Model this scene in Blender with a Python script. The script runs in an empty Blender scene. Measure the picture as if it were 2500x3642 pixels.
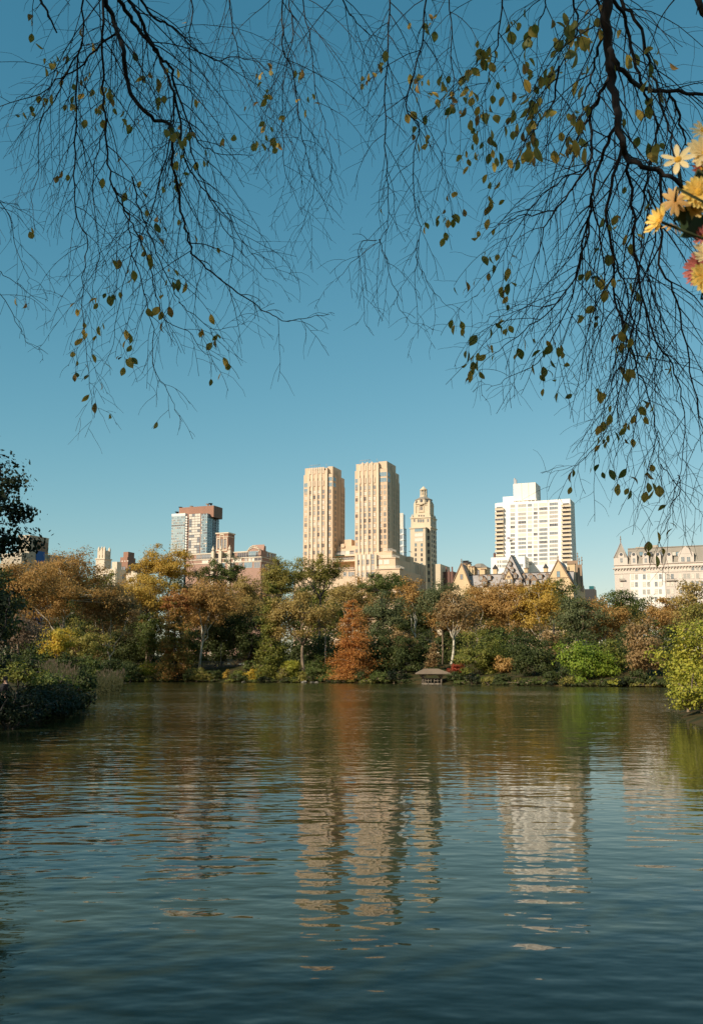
import bpy, math, random
import numpy as np
from mathutils import Vector, Matrix

# ------------------------------------------------------------------ camera
SC = bpy.context.scene
COL = SC.collection
FPX, CX, CY, HOR = 3500.0, 1250.0, 1821.0, 2393.0      # focal length, centre and horizon of the photograph (pixels)
CAMH = 2.5
TH = math.atan((HOR - CY) / FPX)
cam_d = bpy.data.cameras.new('camera')
cam_d.sensor_fit = 'VERTICAL'; cam_d.sensor_height = 36.0
cam_d.lens = 36.0 * FPX / 3642.0
cam_d.clip_start = 0.05; cam_d.clip_end = 20000
cam_d.dof.use_dof = True; cam_d.dof.focus_distance = 40.0; cam_d.dof.aperture_fstop = 20.0
cam = bpy.data.objects.new('camera', cam_d); COL.objects.link(cam)
cam.location = (0, 0, CAMH); cam.rotation_euler = (math.pi / 2 + TH, 0, 0)
SC.camera = cam

# ------------------------------------------------------------------ sky, sun, exposure
SUN_EL = math.radians(31.0)
SUN_AZ = math.radians(229.0)            # clockwise from +Y: behind and well to the left of the camera
sun_vec = Vector((math.sin(SUN_AZ) * math.cos(SUN_EL), math.cos(SUN_AZ) * math.cos(SUN_EL), math.sin(SUN_EL)))
world = bpy.data.worlds.new('World'); SC.world = world; world.use_nodes = True
wn = world.node_tree.nodes; wl = world.node_tree.links; wn.clear()
w_out = wn.new('ShaderNodeOutputWorld'); w_bg = wn.new('ShaderNodeBackground'); w_bg.inputs['Strength'].default_value = 0.0865
w_sky = wn.new('ShaderNodeTexSky'); w_sky.sky_type = 'NISHITA'; w_sky.sun_disc = False
w_sky.sun_elevation = SUN_EL; w_sky.sun_rotation = SUN_AZ
w_sky.altitude = 20; w_sky.air_density = 1.0; w_sky.dust_density = 0.6; w_sky.ozone_density = 1.6
# film-like grade of the sky: one power curve per channel turns the physical blue into the photograph's teal
w_sep = wn.new('ShaderNodeSeparateColor'); w_cmb = wn.new('ShaderNodeCombineColor'); wl.new(w_sky.outputs['Color'], w_sep.inputs[0])
for i, (gain, gam) in enumerate(((1.52, 1.38), (1.07, 0.844), (0.922, 0.753))):
    mu = wn.new('ShaderNodeMath'); mu.operation = 'MULTIPLY'; mu.inputs[1].default_value = 0.1; wl.new(w_sep.outputs[i], mu.inputs[0])
    pw = wn.new('ShaderNodeMath'); pw.operation = 'POWER'; pw.inputs[1].default_value = gam; wl.new(mu.outputs[0], pw.inputs[0])
    ga = wn.new('ShaderNodeMath'); ga.operation = 'MULTIPLY'; ga.inputs[1].default_value = gain*10; wl.new(pw.outputs[0], ga.inputs[0]); wl.new(ga.outputs[0], w_cmb.inputs[i])
wl.new(w_cmb.outputs[0], w_bg.inputs['Color'])
wl.new(w_bg.outputs['Background'], w_out.inputs['Surface'])
sun_d = bpy.data.lights.new('sun', 'SUN'); sun_d.energy = 5.0; sun_d.angle = math.radians(0.5); sun_d.color = (1.0, 0.89, 0.74)
sun = bpy.data.objects.new('sun', sun_d); COL.objects.link(sun)
sun.rotation_euler = sun_vec.to_track_quat('Z', 'Y').to_euler(); sun.location = (-60, -30, 60)
SC.view_settings.view_transform = 'Standard'; SC.view_settings.look = 'None'
SC.view_settings.exposure = 0.2; SC.view_settings.gamma = 1.0; SC.view_settings.use_curve_mapping = False
cy = SC.cycles
cy.max_bounces = 6; cy.diffuse_bounces = 4; cy.glossy_bounces = 3; cy.transmission_bounces = 3; cy.transparent_max_bounces = 4
cy.sample_clamp_indirect = 6.0; cy.caustics_reflective = False; cy.caustics_refractive = False
cy.use_denoising = True

# ------------------------------------------------------------------ helpers
FW = np.array([0, math.cos(TH), math.sin(TH)]); UP = np.array([0, -math.sin(TH), math.cos(TH)]); RT = np.array([1.0, 0, 0])
CAM = np.array([0, 0, CAMH])
def ray(px, py): return FW + RT * ((px - CX) / FPX) + UP * ((CY - py) / FPX)
def at(px, py, Y):
    d = ray(px, py); return CAM + d * (Y / d[1])
def proj(p):
    q = np.asarray(p, float) - CAM; z = q @ FW
    return CX + FPX * (q @ RT) / z, CY - FPX * (q @ UP) / z, z
def gnd(py):                                  # distance at which a water-level point appears at row py
    d = ray(CX, py); return -CAMH / d[2] * d[1]

def tag(o, label=None, cat=None, group=None, kind=None):
    if label: o['label'] = label
    if cat: o['category'] = cat
    if group: o['group'] = group
    if kind: o['kind'] = kind
    return o
def empty(name, loc=(0, 0, 0), rz=0.0, parent=None):
    o = bpy.data.objects.new(name, None); COL.objects.link(o)
    o.location = loc; o.rotation_euler = (0, 0, rz); o.empty_display_size = 0.2
    if parent: o.parent = parent
    return o
def link(name, me, parent=None, loc=None, rot=None):
    o = bpy.data.objects.new(name, me); COL.objects.link(o)
    if parent: o.parent = parent
    if loc is not None: o.location = loc
    if rot is not None: o.rotation_euler = rot
    return o
def np_mesh(name, V, F, mats, mi=None, smooth=False):
    """mesh from a vertex array and a list/array of faces all of one size"""
    V = np.asarray(V, np.float32); F = np.asarray(F, np.int32); k = F.shape[1]
    me = bpy.data.meshes.new(name)
    me.vertices.add(len(V)); me.vertices.foreach_set('co', V.ravel())
    me.loops.add(F.size); me.loops.foreach_set('vertex_index', F.ravel())
    me.polygons.add(len(F)); me.polygons.foreach_set('loop_start', np.arange(0, F.size, k, dtype=np.int32))
    me.polygons.foreach_set('loop_total', np.full(len(F), k, np.int32))
    if mi is not None: me.polygons.foreach_set('material_index', np.asarray(mi, np.int32))
    if smooth: me.polygons.foreach_set('use_smooth', np.ones(len(F), bool))
    for m in (mats if isinstance(mats, (list, tuple)) else [mats]): me.materials.append(m)
    me.update(); me.validate()
    return me

class MB:
    def __init__(s): s.v = []; s.f = []; s.m = []; s.sm = []
    def quad(s, a, b, c, d, m=0):
        n = len(s.v); s.v += [tuple(a), tuple(b), tuple(c), tuple(d)]; s.f.append((n, n+1, n+2, n+3)); s.m.append(m); s.sm.append(False)
    def tri(s, a, b, c, m=0):
        n = len(s.v); s.v += [tuple(a), tuple(b), tuple(c)]; s.f.append((n, n+1, n+2)); s.m.append(m); s.sm.append(False)
    def poly(s, pts, m=0):
        n = len(s.v); s.v += [tuple(p) for p in pts]; s.f.append(tuple(range(n, n+len(pts)))); s.m.append(m); s.sm.append(False)
    def box(s, x0, x1, y0, y1, z0, z1, m=0):
        if x1 < x0: x0, x1 = x1, x0
        if y1 < y0: y0, y1 = y1, y0
        if z1 < z0: z0, z1 = z1, z0
        n = len(s.v)
        s.v += [(x0,y0,z0),(x1,y0,z0),(x1,y1,z0),(x0,y1,z0),(x0,y0,z1),(x1,y0,z1),(x1,y1,z1),(x0,y1,z1)]
        for f in ((0,3,2,1),(4,5,6,7),(0,1,5,4),(1,2,6,5),(2,3,7,6),(3,0,4,7)):
            s.f.append(tuple(n+i for i in f)); s.m.append(m); s.sm.append(False)
    def frustum(s, c0, r0, c1, r1, sides, m=0, rot=0.0, smooth=False, cap=True):
        n = len(s.v)
        for (c, r) in ((c0, r0), (c1, r1)):
            for k in range(sides):
                a = rot + 2*math.pi*k/sides; s.v.append((c[0]+r*math.cos(a), c[1]+r*math.sin(a), c[2]))
        for k in range(sides):
            j = (k+1) % sides; s.f.append((n+k, n+j, n+sides+j, n+sides+k)); s.m.append(m); s.sm.append(smooth)
        if cap:
            s.f.append(tuple(n+sides+k for k in range(sides))); s.m.append(m); s.sm.append(False)
            s.f.append(tuple(n+k for k in reversed(range(sides)))); s.m.append(m); s.sm.append(False)
    def tube(s, pts, rad, sides=6, m=0, cap=True):
        pts = [np.asarray(p, float) for p in pts]; n0 = len(s.v); N = len(pts)
        t0 = pts[1]-pts[0]; ref = np.array([0.0,0,1]) if abs(t0[2]) < .9*np.linalg.norm(t0) else np.array([1.0,0,0])
        nrm = np.cross(t0, ref); nrm /= np.linalg.norm(nrm)+1e-9
        for i in range(N):
            t = pts[min(i+1,N-1)]-pts[max(i-1,0)]; t /= np.linalg.norm(t)+1e-9
            nrm = nrm-t*(nrm@t); nrm /= np.linalg.norm(nrm)+1e-9; b = np.cross(t, nrm)
            r = rad[i] if hasattr(rad, '__len__') else rad
            for k in range(sides):
                a = 2*math.pi*k/sides; p = pts[i]+r*(math.cos(a)*nrm+math.sin(a)*b); s.v.append(tuple(p))
        for i in range(N-1):
            for k in range(sides):
                j = (k+1) % sides
                s.f.append((n0+i*sides+k, n0+i*sides+j, n0+(i+1)*sides+j, n0+(i+1)*sides+k)); s.m.append(m); s.sm.append(True)
        if cap:
            s.f.append(tuple(n0+(N-1)*sides+k for k in range(sides))); s.m.append(m); s.sm.append(False)
            s.f.append(tuple(n0+k for k in reversed(range(sides)))); s.m.append(m); s.sm.append(False)
    def mesh(s, name, mats):
        me = bpy.data.meshes.new(name); me.from_pydata(s.v, [], s.f)
        for m in (mats if isinstance(mats, (list, tuple)) else [mats]): me.materials.append(m)
        me.polygons.foreach_set('material_index', np.asarray(s.m, np.int32)); me.polygons.foreach_set('use_smooth', np.asarray(s.sm, bool))
        me.update(); return me
    def build(s, name, mats, parent=None, loc=None, rot=None): return link(name, s.mesh(name, mats), parent, loc, rot)

# ------------------------------------------------------------------ materials
MAT = {}
def nodes_of(name):
    m = bpy.data.materials.new(name); m.use_nodes = True; nt = m.node_tree; nt.nodes.clear()
    return m, nt, nt.nodes, nt.links
def wall_mat(name, col, var=0.12, rough=0.85, scale=0.25, streak=True, fine=3.0, spec=0.3):
    """masonry/painted wall: broad weathering, fine grain and faint vertical streaks"""
    if name in MAT: return MAT[name]
    m, nt, N, L = nodes_of(name)
    out = N.new('ShaderNodeOutputMaterial'); b = N.new('ShaderNodeBsdfPrincipled')
    b.inputs['Roughness'].default_value = rough; b.inputs['Specular IOR Level'].default_value = spec
    tc = N.new('ShaderNodeTexCoord'); mp = N.new('ShaderNodeMapping'); mp.inputs['Scale'].default_value = (1, 1, 0.15 if streak else 1)
    L.new(tc.outputs['Object'], mp.inputs['Vector'])
    n1 = N.new('ShaderNodeTexNoise'); n1.inputs['Scale'].default_value = scale; n1.inputs['Detail'].default_value = 5
    n2 = N.new('ShaderNodeTexNoise'); n2.inputs['Scale'].default_value = fine; n2.inputs['Detail'].default_value = 2
    L.new(mp.outputs['Vector'], n1.inputs['Vector']); L.new(tc.outputs['Object'], n2.inputs['Vector'])
    add = N.new('ShaderNodeMath'); add.operation = 'ADD'; L.new(n1.outputs['Fac'], add.inputs[0]); L.new(n2.outputs['Fac'], add.inputs[1])
    mr = N.new('ShaderNodeMapRange'); mr.inputs['From Min'].default_value = 0.6; mr.inputs['From Max'].default_value = 1.4
    mr.inputs['To Min'].default_value = 1-var; mr.inputs['To Max'].default_value = 1+var; L.new(add.outputs[0], mr.inputs['Value'])
    mix = N.new('ShaderNodeVectorMath'); mix.operation = 'SCALE'; mix.inputs[0].default_value = col; L.new(mr.outputs['Result'], mix.inputs['Scale'])
    L.new(mix.outputs['Vector'], b.inputs['Base Color']); L.new(b.outputs['BSDF'], out.inputs['Surface'])
    MAT[name] = m; return m
def glass_mat(name, col, rough=0.12, spec=0.8):
    if name in MAT: return MAT[name]
    m, nt, N, L = nodes_of(name); out = N.new('ShaderNodeOutputMaterial'); b = N.new('ShaderNodeBsdfPrincipled')
    b.inputs['Base Color'].default_value = (*col, 1); b.inputs['Roughness'].default_value = rough; b.inputs['Specular IOR Level'].default_value = spec
    tc = N.new('ShaderNodeTexCoord'); nz = N.new('ShaderNodeTexNoise'); nz.inputs['Scale'].default_value = 0.8
    L.new(tc.outputs['Object'], nz.inputs['Vector']); bp = N.new('ShaderNodeBump'); bp.inputs['Strength'].default_value = 0.15; bp.inputs['Distance'].default_value = 0.05
    L.new(nz.outputs['Fac'], bp.inputs['Height']); L.new(bp.outputs['Normal'], b.inputs['Normal'])
    L.new(b.outputs['BSDF'], out.inputs['Surface']); MAT[name] = m; return m
def leaf_mat(name, cols, trans=0.40, patch=0.25, rough=0.55, spec=0.25):
    """leaves: a colour of its own for every leaf plus broad patches of turning colour through the crown"""
    if name in MAT: return MAT[name]
    m, nt, N, L = nodes_of(name); out = N.new('ShaderNodeOutputMaterial')
    geo = N.new('ShaderNodeNewGeometry'); tc = N.new('ShaderNodeTexCoord'); info = N.new('ShaderNodeObjectInfo')
    nz = N.new('ShaderNodeTexNoise'); nz.inputs['Scale'].default_value = patch; nz.inputs['Detail'].default_value = 2
    L.new(tc.outputs['Object'], nz.inputs['Vector'])
    a = N.new('ShaderNodeMath'); a.operation = 'MULTIPLY_ADD'; a.inputs[1].default_value = 0.55
    s = N.new('ShaderNodeMapRange'); s.inputs['From Min'].default_value = 0.3; s.inputs['From Max'].default_value = 0.7; s.inputs['To Max'].default_value = 0.45
    L.new(nz.outputs['Fac'], s.inputs['Value']); L.new(geo.outputs['Random Per Island'], a.inputs[0]); L.new(s.outputs['Result'], a.inputs[2])
    r = N.new('ShaderNodeValToRGB'); L.new(a.outputs[0], r.inputs['Fac'])
    e = r.color_ramp.elements
    while len(e) < len(cols): e.new(0.5)
    for i, c in enumerate(cols): e[i].position = i/(len(cols)-1); e[i].color = (*c, 1)
    b = N.new('ShaderNodeBsdfPrincipled'); b.inputs['Roughness'].default_value = rough; b.inputs['Specular IOR Level'].default_value = spec
    L.new(r.outputs['Color'], b.inputs['Base Color'])
    t = N.new('ShaderNodeBsdfTranslucent'); L.new(r.outputs['Color'], t.inputs['Color'])
    mx = N.new('ShaderNodeMixShader'); mx.inputs['Fac'].default_value = trans
    L.new(b.outputs['BSDF'], mx.inputs[1]); L.new(t.outputs['BSDF'], mx.inputs[2]); L.new(mx.outputs['Shader'], out.inputs['Surface'])
    MAT[name] = m; return m
def bark_mat(name, c0, c1, scale=2.5, thr=(0.4, 0.6)):
    if name in MAT: return MAT[name]
    m, nt, N, L = nodes_of(name); out = N.new('ShaderNodeOutputMaterial'); b = N.new('ShaderNodeBsdfPrincipled'); b.inputs['Roughness'].default_value = 0.9
    tc = N.new('ShaderNodeTexCoord'); mp = N.new('ShaderNodeMapping'); mp.inputs['Scale'].default_value = (1, 1, 0.35); L.new(tc.outputs['Object'], mp.inputs['Vector'])
    nz = N.new('ShaderNodeTexNoise'); nz.inputs['Scale'].default_value = scale; nz.inputs['Detail'].default_value = 4; L.new(mp.outputs['Vector'], nz.inputs['Vector'])
    r = N.new('ShaderNodeValToRGB'); r.color_ramp.elements[0].position = thr[0]; r.color_ramp.elements[1].position = thr[1]
    r.color_ramp.elements[0].color = (*c0, 1); r.color_ramp.elements[1].color = (*c1, 1)
    L.new(nz.outputs['Fac'], r.inputs['Fac']); L.new(r.outputs['Color'], b.inputs['Base Color'])
    bp = N.new('ShaderNodeBump'); bp.inputs['Strength'].default_value = 0.4; bp.inputs['Distance'].default_value = 0.02
    L.new(nz.outputs['Fac'], bp.inputs['Height']); L.new(bp.outputs['Normal'], b.inputs['Normal'])
    L.new(b.outputs['BSDF'], out.inputs['Surface']); MAT[name] = m; return m

# ------------------------------------------------------------------ ground and lake
LAKE = [(-13,2.6),(9,2.6),(14,30),(17.2,52),(19.0,58),(24,74),(40,122),(56,168),(57,174),(49,181),(40,188),(31,203),(22,219),(10,236),(0,245),(-14,254),
        (-26,262),(-45,273),(-60,281),(-64,276),(-57,240),(-53,226),(-44,180),(-30,113),(-24,82),(-18.5,64),(-16.7,54),(-16.0,49),(-16.8,44),(-17,30),(-14,14)]
def lake_sd(X, Y):
    """signed distance to the shoreline: negative over water"""
    P = np.array(LAKE, float); Q = np.roll(P, -1, 0)
    d2 = np.full(X.shape, 1e18); inside = np.zeros(X.shape, bool)
    for (ax, ay), (bx, by) in zip(P, Q):
        ex, ey = bx-ax, by-ay; t = np.clip(((X-ax)*ex+(Y-ay)*ey)/(ex*ex+ey*ey), 0, 1)
        d2 = np.minimum(d2, (X-ax-t*ex)**2+(Y-ay-t*ey)**2)
        c = ((ay > Y) != (by > Y)) & (X < (bx-ax)*(Y-ay)/(by-ay+1e-12)+ax); inside ^= c
    d = np.sqrt(d2); return np.where(inside, -d, d)
def sst(x): x = np.clip(x, 0, 1); return x*x*(3-2*x)
def terrain(X, Y):
    X = np.asarray(X, float); Y = np.asarray(Y, float); d = lake_sd(X, Y)
    far = sst((Y-90)/90)
    z = 0.32*sst(d/1.2)+0.5*sst(d/6)+far*(3.6*sst(d/24)+5.5*sst((d-10)/160))+(1-far)*1.5*sst((d-4)/40)
    z += (0.12*np.sin(X*.31+Y*.17)+0.09*np.sin(X*.83-Y*.47))*sst(d/4)
    return np.where(d < 0, -1.6*sst(-d/3)-0.02, z)
def gz(x, y): return float(terrain(np.array([x]), np.array([y]))[0])
gx = np.concatenate([[-4000,-2000,-1000,-500,-250], np.arange(-120, 120.1, 2.0), [250,500,1000,2000,4000]])
gy = np.concatenate([[-3000,-600,-150,-60], np.arange(-24, 22, 1.0), np.arange(22, 330, 2.0), np.arange(330, 480, 10), [520,600,800,1200,2000,3500,6000]])
GX, GY = np.meshgrid(gx, gy); GZ = terrain(GX, GY)
nx, ny = len(gx), len(gy); idx = np.arange(nx*ny).reshape(ny, nx)
F = np.stack([idx[:-1,:-1], idx[:-1,1:], idx[1:,1:], idx[1:,:-1]], -1).reshape(-1, 4)
m, nt, N, L = nodes_of('leaf_litter_ground')
out = N.new('ShaderNodeOutputMaterial'); b = N.new('ShaderNodeBsdfPrincipled'); b.inputs['Roughness'].default_value = 0.95; b.inputs['Specular IOR Level'].default_value = 0.1
tc = N.new('ShaderNodeTexCoord'); nz = N.new('ShaderNodeTexNoise'); nz.inputs['Scale'].default_value = 0.5; nz.inputs['Detail'].default_value = 8; L.new(tc.outputs['Object'], nz.inputs['Vector'])
r = N.new('ShaderNodeValToRGB'); e = r.color_ramp.elements; e[0].position = .35; e[1].position = .68; e.new(.5)
e[0].color = (.02,.026,.008,1); e[1].color = (.045,.04,.014,1); e[2].color = (.07,.045,.018,1)
L.new(nz.outputs['Fac'], r.inputs['Fac']); L.new(r.outputs['Color'], b.inputs['Base Color'])
bp = N.new('ShaderNodeBump'); bp.inputs['Distance'].default_value = .1; L.new(nz.outputs['Fac'], bp.inputs['Height']); L.new(bp.outputs['Normal'], b.inputs['Normal'])
L.new(b.outputs['BSDF'], out.inputs['Surface'])
tag(link('ground', np_mesh('ground', np.stack([GX.ravel(), GY.ravel(), GZ.ravel()], 1), F, m, smooth=True)), kind='structure')

# lake: a still sheet whose ripples are a height field, differentiated in the shader
m, nt, N, L = nodes_of('lake_water')
out = N.new('ShaderNodeOutputMaterial'); geo = N.new('ShaderNodeNewGeometry')
def vmath(op, a, b=None, sc=None):
    n = N.new('ShaderNodeVectorMath'); n.operation = op
    for i, x in ((0, a), (1, b)):
        if x is None: continue
        if isinstance(x, (tuple, list)): n.inputs[i].default_value = x
        else: L.new(x, n.inputs[i])
    if sc is not None:
        if isinstance(sc, (int, float)): n.inputs['Scale'].default_value = sc
        else: L.new(sc, n.inputs['Scale'])
    return n.outputs['Vector']
def fmath(op, a, b=None, c=None):
    n = N.new('ShaderNodeMath'); n.operation = op
    for i, x in ((0, a), (1, b), (2, c)):
        if x is None: continue
        if isinstance(x, (int, float)): n.inputs[i].default_value = x
        else: L.new(x, n.inputs[i])
    return n.outputs[0]
WAVES = [  # (scale along x, along y, metres of height, detail, rotation)
    (0.26, 0.55, 0.024, 1.0, 0.14),
    (1.25, 2.20, 0.0150, 1.3, -0.16),
    (3.8, 5.8, 0.0034, 1.0, 0.25),
]
def height(pos):
    h = None
    for (sx, sy, amp, det, rot) in WAVES:
        mp = N.new('ShaderNodeMapping'); mp.inputs['Scale'].default_value = (sx, sy, 1); mp.inputs['Rotation'].default_value = (0, 0, rot)
        L.new(pos, mp.inputs['Vector'])
        nz = N.new('ShaderNodeTexNoise'); nz.noise_dimensions = '2D'; nz.inputs['Scale'].default_value = 1.0; nz.inputs['Detail'].default_value = det; nz.inputs['Roughness'].default_value = 0.45
        L.new(mp.outputs['Vector'], nz.inputs['Vector'])
        h = fmath('MULTIPLY', nz.outputs['Fac'], amp) if h is None else fmath('MULTIPLY_ADD', nz.outputs['Fac'], amp, h)
    return h
EPS = 0.02
P0 = geo.outputs['Position']
h0 = height(P0); hx = height(vmath('ADD', P0, (EPS, 0, 0))); hy = height(vmath('ADD', P0, (0, EPS, 0)))
pn = N.new('ShaderNodeTexNoise'); pn.noise_dimensions = '2D'; pn.inputs['Scale'].default_value = 0.045; pn.inputs['Detail'].default_value = 3; L.new(P0, pn.inputs['Vector'])
pm = N.new('ShaderNodeMapRange'); pm.inputs['From Min'].default_value = .3; pm.inputs['From Max'].default_value = .7; pm.inputs['To Min'].default_value = .5; pm.inputs['To Max'].default_value = 1.35
L.new(pn.outputs['Fac'], pm.inputs['Value'])
cmb = N.new('ShaderNodeCombineXYZ'); L.new(fmath('SUBTRACT', h0, hx), cmb.inputs[0]); L.new(fmath('SUBTRACT', h0, hy), cmb.inputs[1])
# the near bank shelters the water: ripples grow out on the open lake
psp = N.new('ShaderNodeSeparateXYZ'); L.new(P0, psp.inputs[0]); wnd = N.new('ShaderNodeMapRange'); wnd.inputs['From Min'].default_value = 25; wnd.inputs['From Max'].default_value = 140; wnd.inputs['To Min'].default_value = .9; wnd.inputs['To Max'].default_value = 2.7; L.new(psp.outputs[1], wnd.inputs['Value'])
slope = vmath('SCALE', vmath('SCALE', cmb.outputs[0], sc=1.0/EPS), sc=fmath('MULTIPLY', pm.outputs['Result'], wnd.outputs['Result']))
# at a grazing view wave backs hide behind the crests: fold the facets that face away onto the ones that can be seen
inc = N.new('ShaderNodeSeparateXYZ'); L.new(geo.outputs['Incoming'], inc.inputs[0]); ixy = N.new('ShaderNodeCombineXYZ'); L.new(inc.outputs[0], ixy.inputs[0]); L.new(inc.outputs[1], ixy.inputs[1])
dt = N.new('ShaderNodeVectorMath'); dt.operation = 'DOT_PRODUCT'; L.new(slope, dt.inputs[0]); L.new(ixy.outputs[0], dt.inputs[1]); lim = fmath('MULTIPLY', inc.outputs[2], 0.42)
fold = fmath('SUBTRACT', fmath('SUBTRACT', fmath('ABSOLUTE', fmath('ADD', dt.outputs['Value'], lim), None), lim), dt.outputs['Value'])
slope = vmath('ADD', slope, vmath('SCALE', ixy.outputs[0], sc=fold))
nrm = vmath('NORMALIZE', vmath('ADD', slope, (0, 0, 1)))
b = N.new('ShaderNodeBsdfPrincipled'); b.inputs['Roughness'].default_value = 0.03; b.inputs['IOR'].default_value = 1.16
mk = N.new('ShaderNodeTexNoise'); mk.noise_dimensions = '2D'; mk.inputs['Scale'].default_value = 0.10; mk.inputs['Detail'].default_value = 3
mm = N.new('ShaderNodeMapping'); mm.inputs['Scale'].default_value = (1, 1.6, 1); mm.inputs['Rotation'].default_value = (0, 0, .5); mm.inputs['Location'].default_value = (3.1, .6, 0); L.new(P0, mm.inputs['Vector']); L.new(mm.outputs['Vector'], mk.inputs['Vector'])
rr = N.new('ShaderNodeValToRGB'); rr.color_ramp.elements[0].position = .52; rr.color_ramp.elements[1].position = .74      # turbid green-brown lake water
rr.color_ramp.elements[0].color = (.028,.033,.0105,1); rr.color_ramp.elements[1].color = (.040,.045,.016,1)
L.new(mk.outputs['Fac'], rr.inputs['Fac']); L.new(rr.outputs['Color'], b.inputs['Base Color'])
L.new(nrm, b.inputs['Normal']); L.new(b.outputs['BSDF'], out.inputs['Surface'])
mb = MB(); mb.quad((-160,-20,0),(160,-20,0),(160,310,0),(-160,310,0))
tag(mb.build('lake', m), kind='structure')
# ------------------------------------------------------------------ buildings beyond the park
GA = math.radians(22.0)                                    # the street grid is turned this far from the view
UU = np.array([math.cos(GA), -math.sin(GA), 0]); VV = np.array([math.sin(GA), math.cos(GA), 0])
CITY = 9.0
def zm(ox, oy, k): return lambda x, y: (ox+x*k, oy+y*k)
ZA = zm(1050, 1600, .37618); ZB = zm(550, 1750, .34483); ZC = zm(1600, 1680, .31348); ZD = zm(2050, 1850, .28213); ZE = zm(0, 1850, .37618); ZT = zm(1440, 1720, .10324)

tan_brick = wall_mat('tan_brick', (.61,.455,.305)); tan_trim = wall_mat('tan_limestone', (.66,.52,.37))
buff = wall_mat('buff_limestone', (.59,.49,.34)); cream = wall_mat('cream_stone', (.62,.53,.39)); white_brick = wall_mat('white_brick', (.84,.80,.71), var=.05)
white_paint = wall_mat('white_paint', (.80,.75,.66), var=.05); pale_panel = wall_mat('pale_panel', (.78,.72,.62), var=.05)
balc_beige = wall_mat('beige_balcony_panel', (.62,.50,.33), var=.06)
brown_brick = wall_mat('brown_brick', (.30,.165,.11)); red_brick = wall_mat('red_brick', (.34,.15,.10)); mauve_brick = wall_mat('mauve_brick', (.36,.225,.165)); dark_brick = wall_mat('dark_brown_brick', (.16,.085,.065))
slate = wall_mat('slate_roof', (.33,.30,.275), var=.25, rough=.6, fine=1.2); slate_tan = wall_mat('weathered_slate', (.27,.24,.19), var=.15, rough=.7)
dakota_stone = wall_mat('pale_buff_brick', (.60,.45,.26)); brown_stone = wall_mat('brownstone_trim', (.27,.185,.12)); grey_brick = wall_mat('greyish_buff_brick', (.40,.345,.26)); langham_stone = wall_mat('pinkish_limestone', (.58,.51,.43))
greige = wall_mat('concrete_beige', (.40,.35,.26)); dark_metal = wall_mat('dark_roof_metal', (.035,.035,.035), rough=.5); blue_tarp = wall_mat('blue_netting', (.03,.11,.30)); teal_glass = glass_mat('teal_glass', (.03,.14,.15))
steel = wall_mat('grey_steel', (.35,.35,.34), rough=.4); green_awn = wall_mat('green_awning', (.03,.07,.045))
glass_dark = glass_mat('window_dark', (.07,.08,.085)); glass_mid = glass_mat('window_grey', (.19,.22,.225)); glass_sky = glass_mat('window_blue', (.16,.27,.31))
blind = glass_mat('window_blind', (.62,.58,.47), rough=.35); blind_mid = glass_mat('window_half_blind', (.36,.35,.30), rough=.3)
tower_glass = glass_mat('pale_curtain_glass', (.30,.43,.45), rough=.08); frame_white = wall_mat('window_frame_white', (.66,.62,.52), var=.03); frame_dark = wall_mat('window_frame_dark', (.10,.085,.07), var=.03); frame_tan = wall_mat('window_frame_tan', (.45,.33,.2), var=.03)
PANES = {'d': glass_dark, 'm': glass_mid, 's': glass_sky, 'b': blind, 'h': blind_mid, 'g': tower_glass}
WIN = {}
def win_mesh(w, h, nx, ny, frame, pane, t=0.10):
    k = (round(w, 2), round(h, 2), nx, ny, frame.name, pane)
    if k in WIN: return WIN[k]
    mb = MB(); a, c = w/2, h/2; o, i = -.14, -.03
    outer = [(-a,-c),(a,-c),(a,c),(-a,c)]; inner = [(-a+t,-c+t),(a-t,-c+t),(a-t,c-t),(-a+t,c-t)]
    for j in range(4):
        p, q = outer[j], outer[(j+1) % 4]; r, s = inner[j], inner[(j+1) % 4]
        mb.quad((p[0],o,p[1]),(q[0],o,q[1]),(s[0],o,s[1]),(r[0],o,r[1]))
        mb.quad((p[0],.05,p[1]),(q[0],.05,q[1]),(q[0],o,q[1]),(p[0],o,p[1]))
        mb.quad((r[0],o,r[1]),(s[0],o,s[1]),(s[0],i,s[1]),(r[0],i,r[1]))
    mb.quad((inner[0][0],i,inner[0][1]),(inner[1][0],i,inner[1][1]),(inner[2][0],i,inner[2][1]),(inner[3][0],i,inner[3][1]),1)
    for j in range(1, nx):
        x = -a+w*j/nx; mb.quad((x-.05,o+.03,-c+t),(x+.05,o+.03,-c+t),(x+.05,o+.03,c-t),(x-.05,o+.03,c-t))
    for j in range(1, ny):
        z = -c+h*j/ny; mb.quad((-a+t,o+.04,z-.05),(a-t,o+.04,z-.05),(a-t,o+.04,z+.05),(-a+t,o+.04,z+.05))
    WIN[k] = mb.mesh('window', [frame, PANES[pane]]); return WIN[k]

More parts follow.
